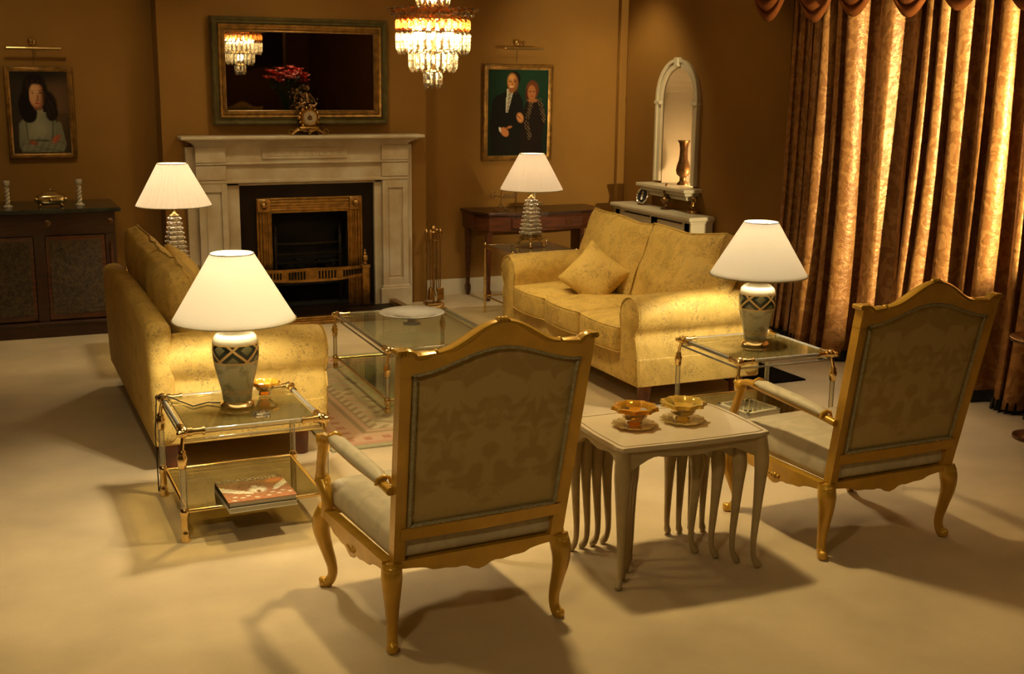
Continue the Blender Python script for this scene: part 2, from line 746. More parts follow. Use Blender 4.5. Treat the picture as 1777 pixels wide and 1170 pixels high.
mat('porcelain_cream', A(212, 186, 125, 0.7), 0.25, var=0.06, coat=0.4)
mat('clock_enamel', (0.42, 0.33, 0.22), 0.4, var=0.3, scale=40)
mat('cable_black', (0.02, 0.015, 0.01), 0.5, var=0.1)
mat('bulb_glass', (0.9, 0.85, 0.7), 0.3, var=0.02)
mat('swag_cloth', (0.19, 0.055, 0.010), 0.7, var=0.3, scale=12, bump=0.2, bscale=70, spec=0.2)
mat('window_glass_dark', (0.01, 0.012, 0.016), 0.05, var=0.1)
mat('red_petal', (0.75, 0.035, 0.012), 0.5, var=0.4, scale=30, bump=0.2)
mat('leaf_green', (0.02, 0.07, 0.015), 0.5, var=0.5, scale=25)
mat('mirror_silver', (0.72, 0.70, 0.64), 0.015, metal=1.0, var=0.02, scale=2)
mat('wicker_grille', (0.075, 0.045, 0.016), 0.6, var=0.6, scale=40, bump=0.7, bscale=90)
mat('silver_wire', (0.6, 0.56, 0.45), 0.2, metal=1, var=0.1)
damask('sofa_damask', (0.66, 0.455, 0.125), (0.57, 0.385, 0.10), 0.62, 11, 0.52, speck=(0.36, 0.245, 0.08), mirror=False, bump=0.30, width=0.05)
damask('chair_damask_back', (0.38, 0.265, 0.095), (0.46, 0.34, 0.14), 0.6, 11, 0.50, bump=0.12, width=0.05)
damask('chair_damask_seat', (0.56, 0.49, 0.34), (0.49, 0.43, 0.30), 0.5, 11, 0.50, bump=0.15, width=0.06)
shade_mat('shade_smooth', (0.95, 0.93, 0.88), 0.62)
shade_mat('shade_pleated', (0.92, 0.86, 0.80), 0.55)
clear_mat('clear_glass', (0.90, 0.93, 0.84), 0.02, 0.55, 1.45, base=0.03, bcol=(0.5, 0.5, 0.35))
clear_mat('bronze_glass', (0.80, 0.74, 0.50), 0.03, 0.9, 1.5, base=0.10, bcol=(0.5, 0.38, 0.12))
clear_mat('acrylic', (0.90, 0.86, 0.74), 0.05, 2.0, 1.5, base=0.22, bcol=(0.8, 0.75, 0.6))
clear_mat('amber_glass', (0.95, 0.62, 0.16), 0.05, 1.6, 1.5, base=0.42, bcol=(0.90, 0.44, 0.04))
clear_mat('gold_glass', (0.97, 0.80, 0.36), 0.05, 1.6, 1.5, base=0.40, bcol=(0.95, 0.64, 0.12))
clear_mat('doily_glass', (0.99, 0.95, 0.80), 0.08, 0.6, 1.45, base=0.10, bcol=(0.8, 0.62, 0.25))
clear_mat('opal_glass', (0.8, 0.82, 0.84), 0.06, 1.5, 1.5, base=0.72, bcol=(0.80, 0.80, 0.80))
crystal_mat('crystal', (1, 0.93, 0.80))
crystal_mat('crystal_amber', (0.95, 0.62, 0.30))
crystal_mat('lamp_crystal', (1.0, 0.90, 0.70), 0.55)
attr_mat('canvas_paint', 0.75, 0.0, 0.08, 70)
MATS['canvas_paint'].node_tree.nodes['Principled BSDF'].inputs['Specular IOR Level'].default_value = 0.15
attr_mat('book_print', 0.25, 0.3, 0.1, 120)
attr_mat('rug_pile', 0.95, 0.0, 0.25, 130)
emis('bulb', (1.0, 0.72, 0.38), 18)


# jar glaze: cream crackle body with dark green lattice band and gold lines
def jar_mat():
    m, N, Lk, b = nt_new('jar_glaze')
    tc = N.new('ShaderNodeTexCoord')
    sp = N.new('ShaderNodeSeparateXYZ')
    Lk.new(tc.outputs['Object'], sp.inputs[0])
    ang = math_node(N, Lk, 'ARCTAN2', sp.outputs['Y'], sp.outputs['X'])
    z = sp.outputs['Z']
    n = N.new('ShaderNodeTexNoise')
    n.inputs['Scale'].default_value = 14
    n.inputs['Detail'].default_value = 6
    n.inputs['Distortion'].default_value = 1.2
    Lk.new(tc.outputs['Object'], n.inputs['Vector'])
    r = N.new('ShaderNodeValToRGB')
    e = r.color_ramp.elements
    e[0].position = 0.36
    e[0].color = (0.30, 0.29, 0.17, 1)
    e[1].position = 0.52
    e[1].color = (0.50, 0.48, 0.30, 1)
    Lk.new(n.outputs['Fac'], r.inputs['Fac'])

    def zmask(lo, hi):
        a = math_node(N, Lk, 'GREATER_THAN', z, lo)
        c = math_node(N, Lk, 'LESS_THAN', z, hi)
        return math_node(N, Lk, 'MULTIPLY', a, c)

    def over(base, colr, fac):
        mx = N.new('ShaderNodeMixRGB')
        Lk.new(fac, mx.inputs['Fac'])
        Lk.new(base, mx.inputs['Color1'])
        if isinstance(colr, tuple):
            mx.inputs['Color2'].default_value = (*colr, 1)
        else:
            Lk.new(colr, mx.inputs['Color2'])
        return mx.outputs['Color']
    col = r.outputs['Color']
    # creamier shoulder
    col = over(col, (0.62, 0.55, 0.38), zmask(0.285, 1.0))
    # band with diamonds
    K = 5.0
    t1 = math_node(N, Lk, 'ADD', math_node(N, Lk, 'MULTIPLY', ang, K / (2 * PI)), math_node(N, Lk, 'MULTIPLY', z, 9.5))
    t2 = math_node(N, Lk, 'SUBTRACT', math_node(N, Lk, 'MULTIPLY', ang, K / (2 * PI)), math_node(N, Lk, 'MULTIPLY', z, 9.5))
    l1 = math_node(N, Lk, 'LESS_THAN', math_node(N, Lk, 'PINGPONG', t1, 0.5), 0.065)
    l2 = math_node(N, Lk, 'LESS_THAN', math_node(N, Lk, 'PINGPONG', t2, 0.5), 0.065)
    lat = math_node(N, Lk, 'MAXIMUM', l1, l2)
    d1 = math_node(N, Lk, 'GREATER_THAN', math_node(N, Lk, 'PINGPONG', t1, 0.5), 0.27)
    d2 = math_node(N, Lk, 'GREATER_THAN', math_node(N, Lk, 'PINGPONG', t2, 0.5), 0.27)
    dia = math_node(N, Lk, 'MULTIPLY', d1, d2)
    band = zmask(0.205, 0.282)
    c2 = over(col, (0.02, 0.026, 0.016), band)
    c2 = over(c2, (0.16, 0.15, 0.07), math_node(N, Lk, 'MULTIPLY', band, dia))
    c2 = over(c2, (0.62, 0.40, 0.14), math_node(N, Lk, 'MULTIPLY', band, lat))
    c2 = over(c2, (0.65, 0.44, 0.16), zmask(0.280, 0.287))
    c2 = over(c2, (0.65, 0.44, 0.16), zmask(0.200, 0.207))
    # wavy gold lines near the foot
    s = math_node(N, Lk, 'MULTIPLY', math_node(N, Lk, 'SINE', math_node(N, Lk, 'MULTIPLY', ang, 6)), 0.010)
    for sg in (1, -1):
        dz = math_node(N, Lk, 'ABSOLUTE', math_node(N, Lk, 'SUBTRACT', math_node(N, Lk, 'SUBTRACT', z, 0.068), math_node(N, Lk, 'MULTIPLY', s, sg)))
        c2 = over(c2, (0.65, 0.44, 0.16), math_node(N, Lk, 'LESS_THAN', dz, 0.0028))
    Lk.new(c2, b.inputs['Base Color'])
    b.inputs['Roughness'].default_value = 0.22
    b.inputs['Coat Weight'].default_value = 0.5
    MATS['jar_glaze'] = m


jar_mat()

# curtain brocade
def curtain_mat():
    m, N, Lk, b = nt_new('curtain_brocade')
    tc = N.new('ShaderNodeTexCoord')
    n = N.new('ShaderNodeTexNoise')
    n.inputs['Scale'].default_value = 9
    n.inputs['Detail'].default_value = 3
    n.inputs['Distortion'].default_value = 2.0
    Lk.new(tc.outputs['Object'], n.inputs['Vector'])
    r = N.new('ShaderNodeValToRGB')
    e = r.color_ramp.elements
    e[0].position = 0.47
    e[0].color = (0.26, 0.112, 0.030, 1)
    e[1].position = 0.53
    e[1].color = (0.38, 0.185, 0.058, 1)
    Lk.new(n.outputs['Fac'], r.inputs['Fac'])
    Lk.new(r.outputs['Color'], b.inputs['Base Color'])
    b.inputs['Metallic'].default_value = 0.25
    r2 = math_node(N, Lk, 'MULTIPLY_ADD', n.outputs['Fac'], -0.35, 0.60)
    Lk.new(r2, b.inputs['Roughness'])
    n2 = N.new('ShaderNodeTexNoise')
    n2.inputs['Scale'].default_value = 34
    n2.inputs['Detail'].default_value = 5
    Lk.new(tc.outputs['Object'], n2.inputs['Vector'])
    bp = N.new('ShaderNodeBump')
    bp.inputs['Strength'].default_value = 0.5
    bp.inputs['Distance'].default_value = 0.012
    Lk.new(n2.outputs['Fac'], bp.inputs['Height'])
    Lk.new(bp.outputs['Normal'], b.inputs['Normal'])
    MATS['curtain_brocade'] = m


curtain_mat()

# ================================================================= ROOM SHELL
XL, XR, YB, YF = -2.6, 5.48, 9.87, -3.6
CBX0, CBX1, CBY = 1.34, 3.47, 9.60      # chimney breast

struct(MB().box(XL - .1, XR + .9, YF - .1, YB + .4, -0.12, 0.0).build('floor', 'carpet', smooth=False))
struct(MB().box(XL - .1, XR + .9, YF - .1, YB + .4, CEIL, CEIL + .12).build('ceiling', 'ceiling_paint', smooth=False))
struct(MB().box(XL - .12, XL, YF, YB, 0, CEIL).build('wall_left', 'wall_paint', smooth=False))
struct(MB().box(XL - .1, XR + .9, YF - .12, YF, 0, CEIL).build('wall_front', 'wall_paint', smooth=False))
# chimney breast with the fire opening left out
cb = MB()
cb.box(XL - .1, XR + .9, YB, YB + .12, 0, CEIL)
cb.box(CBX0, 1.90, CBY, YB, 0, CEIL)
cb.box(3.00, CBX1, CBY, YB, 0, CEIL)
cb.box(1.90, 3.00, CBY, YB, 1.03, CEIL)
struct(cb.build('wall_back', 'wall_paint', smooth=False))
# right wall with an arched niche, then the wide window bay behind the curtains
NY, NW, NZ0, NZ1 = 8.90, 0.27, 0.985, 1.72     # niche centre, half width, sill, spring of the arch
wr = MB()
WT = XR + 0.30
arch = [(NY - NW * math.cos(PI * i / 16), NZ1 + NW * math.sin(PI * i / 16)) for i in range(17)]
wr.box(XR, WT, NY + NW, YB, 0, CEIL)
wr.box(XR, WT, 7.40, NY - NW, 0, CEIL)
wr.box(XR, WT, NY - NW, NY + NW, 0, NZ0)
for (ya, za), (yb, zb) in zip(arch, arch[1:]):
    wr.prism([(ya, za), (yb, zb), (yb, CEIL), (ya, CEIL)], XR, WT, 'YZ')
wr.box(WT, WT + .1, 7.40, YB, 0, CEIL)
wr.box(WT + .12, WT + .24, YF, 7.40, 0, 0.35)
wr.box(WT + .12, WT + .24, YF, 7.40, 2.55, CEIL)
wr.box(WT + .12, WT + .24, 7.0, 7.40, 0.35, 2.55)
wr.box(WT + .12, WT + .24, YF, 1.2, 0.35, 2.55)
struct(wr.build('wall_right', 'wall_paint', smooth=False))
wn = struct(MB().box(WT + .16, WT + .19, 1.25, 6.95, 0.40, 2.50).build('window_1', 'window_glass_dark', smooth=False))
wf = MB()
for y in (1.2, 2.62, 4.06, 5.5, 6.92):
    wf.box(WT + .11, WT + .20, y, y + .08, .35, 2.55)
for z in (.35, 1.4, 2.47):
    wf.box(WT + .11, WT + .20, 1.2, 7.0, z, z + .08)
wf.build('window_frame', 'white_gloss_paint', wn, smooth=False)


def skirting(name, x0, x1, y0, y1):
    b = MB()
    b.box(x0, x1, y0, y1, 0, .115)
    dx, dy = x1 - x0, y1 - y0
    b.box(x0 + (.004 if dx < dy and x0 > 0 else 0), x1, y0 + (.004 if dy < dx else 0), y1, .115, .135)
    return struct(b.build(name, 'white_gloss_paint', smooth=False))


skirting('baseboard_back', CBX1, XR, YB - .022, YB)
skirting('baseboard_back_left', XL, CBX0, YB - .022, YB)
skirting('baseboard_right', XR - .022, XR, 7.42, YB - .022)
# slim upright box in the corner
struct(MB().box(XR - .075, XR, YB - .06, YB, .135, CEIL, .01).build('trim_1', 'wall_paint', smooth=False))
# cornice round the top
cn = MB()
for (a0, a1, b0, b1) in ((XL, XR, YB - .09, YB), (XL, XL + .09, YF, YB), (XL, XR, YF, YF + .09)):
    cn.box(a0, a1, b0, b1, CEIL - .09, CEIL, .02)
struct(cn.build('trim_2', 'white_gloss_paint', smooth=False))

# ------------------------------------------------ niche lining, arch trim and sill (fixed to the wall)
nl = MB()
n_in = [(NY - (NW - .004) * math.cos(PI * i / 16), NZ1 + (NW - .004) * math.sin(PI * i / 16)) for i in range(17)]
path = [(NY - NW + .004, NZ0)] + n_in + [(NY + NW - .004, NZ0)]
for (ya, za), (yb, zb) in zip(path, path[1:]):
    def inn(y, z):
        d = Vector((NY - y, (NZ1 if z > NZ1 else z) - z))
        if d.length > 1e-6:
            d.normalize()
        return y + d.x * .012, z + d.y * .012
    yc, zc = inn(ya, za)
    yd, zd = inn(yb, zb)
    nl.prism([(ya, za), (yb, zb), (yd, zd), (yc, zc)], XR + .005, WT, 'YZ')
nl.box(WT - .012, WT, NY - NW, NY + NW, NZ0, NZ1 + NW)
nl.box(XR, WT, NY - NW + .004, NY + NW - .004, NZ0 - .001, NZ0 + .012)
niche = thing('wall_niche', 'arched cream niche set in the right wall above the radiator cabinet', 'niche', (0, 0, 0))
nl.build('lining', 'white_gloss_paint', niche, smooth=False)


def arch_ring(r0, r1, x0, x1, zb=NZ0 + .03):
    b = MB()
    P0 = [(NY - r0, zb)] + [(NY - r0 * math.cos(PI * i / 24), NZ1 + r0 * math.sin(PI * i / 24)) for i in range(25)] + [(NY + r0, zb)]
    P1 = [(NY - r1, zb)] + [(NY - r1 * math.cos(PI * i / 24), NZ1 + r1 * math.sin(PI * i / 24)) for i in range(25)] + [(NY + r1, zb)]
    for i in range(len(P0) - 1):
        b.prism([P0[i], P0[i + 1], P1[i + 1], P1[i]], x0, x1, 'YZ')
    return b


ar = arch_ring(NW - .012, NW + .055, XR - .025, XR)
ar2 = arch_ring(NW + .035, NW + .06, XR - .04, XR - .02)
o_ = ar.build('arch_moulding', 'white_gloss_paint', niche, smooth=False)
ar2.build('outer_bead', 'white_gloss_paint', o_, smooth=False)
for s in (-1, 1):
    cap = MB()
    cap.box(XR - .05, XR, NY + s * (NW + .022) - .045, NY + s * (NW + .022) + .045, NZ1 - .05, NZ1 - .02, .006)
    cap.build('impost', 'white_gloss_paint', o_, smooth=False)
cap = MB()
cap.box(XR - .055, XR, NY - .03, NY + .03, NZ1 + NW - .005, NZ1 + NW + .07, .008)
cap.build('keystone', 'white_gloss_paint', o_, smooth=False)
sl = MB()
sl.box(XR - .17, XR + .02, NY - .40, NY + .40, .965, .997, .008)
sl.box(XR - .14, XR, NY - .37, NY + .37, .935, .965, .008)
sl.box(XR - .10, XR, NY - .33, NY + .33, .895, .930, .012)
sl.build('sill', 'white_gloss_paint', niche, smooth=False)

# ================================================================= FIREPLACE
fp = thing('fireplace_mantel', 'carved cream marble chimneypiece on the back wall', 'fireplace', (0, 0, 0))
sh = MB()
sh.box(1.45, 3.40, 9.42, CBY, 1.392, 1.420, .008)
# stepped cornice below the shelf
for i in range(7):
    t = i / 6
    o = .085 * (1 - math.cos(t * PI / 2))
    sh.box(1.565 - o, 3.285 + o, 9.525 - o, CBY, 1.330 + .0095 * i, 1.3405 + .0095 * i)
sh.build('mantel_shelf', 'cream_marble', fp, smooth=False)
fr = MB()
fr.box(1.58, 3.27, 9.53, CBY, 1.055, 1.335)
fr.box(1.565, 3.285, 9.510, 9.54, 1.192, 1.212, .005)
fr.box(1.570, 3.280, 9.500, 9.54, 1.200, 1.206)
fr.box(1.565, 3.285, 9.510, 9.54, 1.052, 1.078, .005)
for x in (1.565, 3.055):
    fr.box(x, x + .23, 9.505, 9.54, 1.214, 1.332, .004)
    fr.box(x, x + .23, 9.505, 9.54, 1.080, 1.190, .004)
fz = fr.build('frieze', 'cream_marble', fp, smooth=False)
tb = MB()
tb.box(2.08, 2.77, 9.518, 9.535, 1.236, 1.320, .003)
tb.build('frieze_tablet', 'cream_marble', fz, smooth=False)
fl = MB()
for k in range(11):
    x = 2.125 + k * .0573
    fl.box(x, x + .008, 9.514, 9.522, 1.252, 1.306)
    fl.box(x + .012, x + .045, 9.5135, 9.522, 1.256, 1.302, .004)
fl.build('fluting', 'cream_marble', fz, smooth=False)
for (x0, x1, nm) in ((1.58, 1.80, 'l'), (3.06, 3.28, 'r')):
    p = MB()
    p.box(x0, x1, 9.53, CBY, .16, 1.055)
    # raised edges leaving a sunken panel
    y0 = 9.512
    p.box(x0, x0 + .045, y0, 9.535, .17, 1.05, .003)
    p.box(x1 - .045, x1, y0, 9.535, .17, 1.05, .003)
    p.box(x0 + .045, x1 - .045, y0, 9.535, .17, .235, .003)
    p.box(x0 + .045, x1 - .045, y0, 9.535, .985, 1.05, .003)
    p.box(x0 + .060, x1 - .060, 9.524, 9.535, .25, .97, .003)
    pl = p.build('pilaster', 'cream_marble', fp, smooth=False)
    b = MB()
    b.box(x0 - .025, x1 + .025, 9.49, CBY, 0, .155, .006)
    b.box(x0 - .012, x1 + .012, 9.50, CBY, .150, .175, .008)
    b.build('plinth', 'cream_marble', pl, smooth=False)
ip = MB()
for (x0, x1) in ((1.80, 1.90), (3.00, 3.06)):
    ip.box(x0, x1, 9.55, CBY, 0, 1.055, .003)
ip.box(1.80, 3.06, 9.55, CBY, 1.03, 1.055, .003)
ip.build('inner_slip', 'cream_marble', fp, smooth=False)
for (x0, x1) in ((1.50, 1.58), (3.28, 3.33)):
    ret = MB()
    ret.box(x0, x1, 9.56, CBY, 0, 1.335, .004)
    ret.build('side_return', 'cream_marble', fp, smooth=False)

bp = thing('fireplace_insert', 'brass framed fire insert in black slate inside the marble chimneypiece', 'fireplace insert', (0, 0, 0))
s = MB()
s.box(1.90, 2.12, 9.585, 9.62, 0, 1.03)
s.box(2.82, 3.00, 9.585, 9.62, 0, 1.03)
s.box(2.12, 2.82, 9.585, 9.62, .82, 1.03)
s.build('slate_slip', 'black_slate', bp, smooth=False)
bf = MB()
X0, X1, Z1 = 2.03, 2.90, .925
for (off, wd, yy) in ((0, .016, 9.562), (.022, .018, 9.556), (.046, .018, 9.560), (.070, .014, 9.568), (.090, .018, 9.562), (.112, .012, 9.570)):
    bf.box(X0 + off, X0 + off + wd, yy, 9.588, 0.02, Z1 - off, .005)
    bf.box(X1 - off - wd, X1 - off, yy, 9.588, 0.02, Z1 - off, .005)
    bf.box(X0 + off, X1 - off, yy, 9.588, Z1 - off - wd, Z1 - off, .005)
bf.box(X0 + .004, X0 + .12, 9.574, 9.588, .02, Z1 - .004)
bf.box(X1 - .12, X1 - .004, 9.574, 9.588, .02, Z1 - .004)
bf.box(X0 + .1, X1 - .1, 9.574, 9.588, Z1 - .12, Z1 - .004)
brf = bf.build('brass_frame', 'old_brass', bp, smooth=False)
for x in (X0 + .058, X1 - .058):
    b = MB()
    b.box(x - .055, x + .055, 9.546, 9.585, Z1 - .113, Z1 - .003, .008)
    b.lathe([(.030, .0), (.030, -.006), (.022, -.014), (.001, -.022)], 16, (x, 9.548, Z1 - .058), 'Y')
    b.build('corner_rosette', 'old_brass', brf)
fb = MB()
fb.box(2.12, 2.82, 9.80, 9.83, 0, .85)
fb.box(2.12, 2.145, 9.59, 9.83, 0, .85)
fb.box(2.795, 2.82, 9.59, 9.83, 0, .85)
fb.box(2.12, 2.82, 9.59, 9.83, .82, .85)
fb.box(2.12, 2.82, 9.59, 9.83, 0.0, .04)
fb.build('firebox', 'soot', bp, smooth=False)
g = thing('fire_grate', 'dark iron basket grate inside the brass fire insert', 'fire grate', (0, 0, 0))
gb = MB()
for z in (.30, .375, .45, .535):
    pts = [(2.21 + .53 * i / 10, 9.70 - .03 * math.sin(PI * i / 10), z) for i in range(11)]
    gb.tube(pts, .009, 6)
gb.build('rail', 'cast_iron', g)
for x in (2.205, 2.745):
    gp = MB()
    gp.box(x - .013, x + .013, 9.685, 9.715, .04, .60, .004)
    gp.lathe([(.012, .60), (.02, .61), (.014, .625), (.022, .645), (.012, .675), (.001, .70)], 10, (x, 9.70, 0))
    gp.build('post', 'cast_iron', g)
gc = MB()
for k in range(26):
    gc.rbox((2.26 + .44 * random.random(), 9.72 + .05 * random.random(), .25 + .13 * random.random()), (.04, .03, .03), .015, (1, 1, 1), rot=Matrix.Rotation(random.random() * 3, 3, 'Z'), m=1)
gc.box(2.2, 2.75, 9.69, 9.79, .19, .24)
gc.build('coals', 'soot', g)
# pierced brass fret
ff = thing('fire_fret', 'pierced brass fret with urn finials standing before the grate', 'fire fret', (0, 0, 0))


def frx(t):
    return 1.99 + .89 * t


def fry(t):
    return 9.46 - .035 * math.sin(PI * t) - .02 * math.sin(3 * PI * t)


b = MB()
N_ = 40
for i in range(N_):
    t0, t1 = i / N_, (i + 1) / N_
    xa, ya, xb, yb = frx(t0), fry(t0), frx(t1), fry(t1)
    d = .03 * math.sin(PI * (t0 + t1) / 2)
    for (z0, z1, th_) in ((.345, .368, .010), (.285 - d, .305 - d, .010), (.30 - d, .35, .003)):
        v = [b.bm.verts.new(p) for p in ((xa, ya - th_, z0), (xb, yb - th_, z0), (xb, yb + th_, z0), (xa, ya + th_, z0), (xa, ya - th_, z1), (xb, yb - th_, z1), (xb, yb + th_, z1), (xa, ya + th_, z1))]
        for f in ((0, 1, 5, 4), (3, 7, 6, 2), (4, 5, 6, 7), (0, 3, 2, 1)):
            b.bm.faces.new([v[k] for k in f])
band = b.build('band', 'old_brass', ff)
for (ta, tb) in ((0, .22), (.28, .45), (.55, .72), (.78, 1)):
    b = MB()
    for i in range(36):
        t = (i + .5) / 36
        if not ta <= t <= tb:
            continue
        d = .03 * math.sin(PI * t)
        b.box(frx(t) - .006, frx(t) + .006, fry(t) - .014, fry(t) + .002, .308 - d, .342)
    b.build('piercing', 'black_slate', band, smooth=False)
for x in (1.985, 2.885):
    b = MB()
    b.box(x - .03, x + .03, 9.43, 9.49, 0.04, .36, .004)
    b.box(x - .036, x + .036, 9.424, 9.496, .345, .372, .004)
    b.lathe([(.018, .372), (.022, .38), (.012, .39), (.022, .405), (.026, .425), (.022, .445), (.012, .452), (.016, .462), (.008, .475), (.010, .485), (.001, .50)], 14, (x, 9.46, 0))
    b.build('post', 'old_brass', ff)
# hearth slab
hs = MB()
hs.box(1.80, 3.10, 9.02, 9.49, 0, .028)
hs.box(1.93, 2.97, 9.47, 9.56, 0, .038)
hearth = tag(hs.build('hearth_slab', 'black_slate', smooth=False), 'black slate hearth slab in front of the fireplace', 'hearth')
fd = thing('fender_rail', 'low stepped brass fender edging the black hearth', 'fender', (0, 0, 0))
b = MB()
for (o, z0, z1) in ((0, 0, .03), (.012, .03, .05), (.004, .05, .066)):
    b.box(1.74 + o, 3.16 - o, 8.96 + o, 9.02, z0, z1, .005)
b.build('front_rail', 'old_brass', fd, smooth=False)
for s in (0, 1):
    b = MB()
    for (o, z0, z1) in ((0, 0, .03), (.012, .03, .05), (.004, .05, .066)):
        if s == 0:
            b.box(1.74 + o, 1.80, 9.02, 9.48, z0, z1, .005)
        else:
            b.box(3.10, 3.16 - o, 9.02, 9.485, z0, z1, .005)
    b.build('side_rail', 'old_brass', fd, smooth=False)
# fire tools on a stand
ft = thing('fire_tool_stand', 'brass companion set of fire tools right of the fireplace', 'fire tools', (3.475, 9.44, 0))
b = MB()
b.box(-.075, .075, -.06, .06, 0, .018, .005)
for sx in (-1, 1):
    for sy in (-1, 1):
        b.ball((sx * .06, sy * .045, .022), .014, 8)
b.tube([(0, 0, .015), (0, 0, .60)], .009, 8)
b.tube([(-.065, 0, .545), (.065, 0, .545)], .007, 6)
b.tube([(-.05, -.05, .545), (.05, .05, .545)], .006, 6)
b.lathe([(.01, .60), (.022, .612), (.014, .625), (.026, .645), (.018, .665), (.001, .68)], 12)
b.build('stand', 'old_brass', ft)
for (x, y, kind) in ((-.062, 0, 'poker'), (.062, 0, 'shovel'), (-.042, -.045, 'brush'), (.045, .045, 'tongs')):
    b = MB()
    b.tube([(x, y, .10), (x, y, .57)], .005, 6)
    b.lathe([(.006, .56), (.015, .575), (.010, .59), (.019, .61), (.013, .63), (.001, .645)], 10, (x, y, 0))
    if kind == 'shovel':
        b.box(x - .03, x + .03, y - .006, y + .006, .035, .14, .004)
    elif kind == 'brush':
        b.lathe([(.012, .16), (.026, .12), (.030, .05), (.001, .045)], 10, (x, y, 0))
    elif kind == 'tongs':
        b.tube([(x - .008, y, .30), (x - .022, y, .12), (x - .006, y, .06)], .004, 6)
        b.tube([(x + .008, y, .30), (x + .022, y, .12), (x + .006, y, .06)], .004, 6)
    else:
        b.tube([(x, y, .12), (x, y, .055), (x + .02, y, .07)], .005, 6)
    b.build(kind, 'old_brass', ft)

# ================================================================= MIRROR over the mantel
mr = thing('wall_mirror', 'large rectangular gilt framed mirror above the mantel', 'mirror', (2.42, CBY - .035, 1.50))
mr.rotation_euler = (R(.60), 0, 0)


def frame_rect(w_, h_, prof, m, parent, name, z0=0.0, smooth=True):
    """mitred frame: prof = [(inset, y)] cross-section; outer size w_ x h_, bottom at z0"""
    b = MB()
    rings = []
    for (ins, y) in prof:
        x = w_ / 2 - ins
        rings.append([b.bm.verts.new(p) for p in ((-x, y, z0 + ins), (x, y, z0 + ins), (x, y, z0 + h_ - ins), (-x, y, z0 + h_ - ins))])
    for p, q in zip(rings, rings[1:]):
        for k in range(4):
            b.bm.faces.new((p[k], p[(k + 1) % 4], q[(k + 1) % 4], q[k]))
    return b.build(name, m, parent, smooth=smooth, ang=50)


frame_rect(1.40, .815, [(0, .02), (0, -.03), (.006, -.045), (.014, -.052), (.022, -.045), (.028, -.035), (.034, -.030), (.046, -.040), (.052, -.030), (.054, -.006)], MATS['green_gilt'], mr, 'outer_frame')
frame_rect(1.296, .711, [(0, .0), (0, -.036), (.008, -.044), (.018, -.040), (.024, -.030), (.034, -.038), (.042, -.030), (.048, -.022), (.054, -.026), (.058, -.012), (.060, -.004)], MATS['gilt_frame'], mr, 'inner_frame', z0=.052)
b = MB()
b.box(-.60, .60, -.006, -.001, .105, .71)
b.build('mirror_glass', 'mirror_silver', mr, smooth=False)
b = MB()
b.box(-.69, .69, .0, .018, .01, .80)
b.build('backing', 'dark_mahogany', mr, smooth=False)

# mantel clock
ck = thing('mantel_clock', 'ornate gilt bronze figural clock on the mantel shelf', 'clock', (2.45, 9.50, 1.42))
b = MB()
for s in (-1, 1):
    pts = []
    for i in range(15):
        t = i / 14
        a = t * 2.2 * PI
        rr = .026 * (1 - t * .75)
        pts.append((s * (.135 + rr * math.sin(a)), -.01, .027 - rr * math.cos(a)))
    b.tube(pts, [.008 - .004 * i / 14 for i in range(15)], 6)
    b.tube([(s * .135, -.01, .005), (s * .10, -.01, .03), (s * .06, -.01, .048), (s * .03, -.01, .03), (0, -.01, .045)], [.012, .011, .015, .010, .014], 8)
    b.tube([(s * .115, .02, .02), (s * .07, .02, .055), (s * .03, .02, .06)], [.012, .014, .01], 8)
b.rbox((0, 0, .055), (.08, .04, .014), .012, (2, 2, 1), m=2)
b.tube([(0, -.04, .05), (0, -.045, .03), (0, -.035, .006)], [.014, .016, .009], 8)
b.build('scroll_base', 'old_brass', ck)
b = MB()
b.lathe([(.074, .03), (.078, .0), (.074, -.02), (.060, -.036), (.050, -.034)], 24, (.005, 0, .135), 'Y')
for k in range(14):
    a = 2 * PI * k / 14
    b.ball((.005 + .078 * math.cos(a), -.01, .135 + .078 * math.sin(a)), .014 + .004 * (k % 2), 8)
body = b.build('case', 'old_brass', ck)
b = MB()
b.lathe([(.050, -.034), (.049, -.038), (.020, -.037), (.001, -.037)], 24, (.005, 0, .135), 'Y')
dl = b.build('dial', 'clock_enamel', ck)
b = MB()
b.lathe([(.020, -.038), (.018, -.041), (.001, -.041)], 16, (.005, 0, .135), 'Y')
b.tube([(.005, -.043, .135), (.005, -.043, .172)], .0022, 4)
b.tube([(.005, -.043, .135), (.030, -.043, .125)], .0022, 4)
for k in range(12):
    a = 2 * PI * k / 12
    b.ball((.005 + .041 * math.cos(a), -.039, .135 + .041 * math.sin(a)), .003, 6)
b.build('clock_hands', 'dark_bronze', dl)
b = MB()
b.tube([(.0, 0, .20), (.005, 0, .25), (-.008, 0, .30), (.0, 0, .345)], [.030, .024, .026, .010], 10)
b.ball((.0, -.002, .365), .019, 10, 1.15)
b.tube([(-.01, 0, .325), (-.05, -.01, .31), (-.075, -.015, .34)], [.011, .009, .006], 6)
b.tube([(.008, 0, .32), (.045, -.01, .28), (.06, -.01, .245)], [.011, .009, .006], 6)
b.tube([(-.02, 0, .25), (-.06, -.005, .235), (-.085, -.01, .20)], [.02, .014, .009], 8)
b.tube([(.01, 0, .23), (.05, -.02, .225), (.07, -.02, .25)], [.018, .012, .006], 8)
for (x, z, r_) in ((-.085, .345, .014), (-.05, .27, .018), (-.07, .245, .015), (-.035, .295, .013), (-.09, .21, .016), (.03, .26, .014), (-.045, .22, .02), (.062, .25, .010), (.02, .215, .018), (-.025, .36, .008), (-.105, .29, .012), (-.115, .325, .008), (.072, .28, .008), (-.10, .17, .013)):
    b.ball((x, -.012, z), r_, 8, 1.1)
b.tube([(-.085, -.01, .34), (-.105, -.01, .30), (-.11, -.01, .26)], .004, 5)
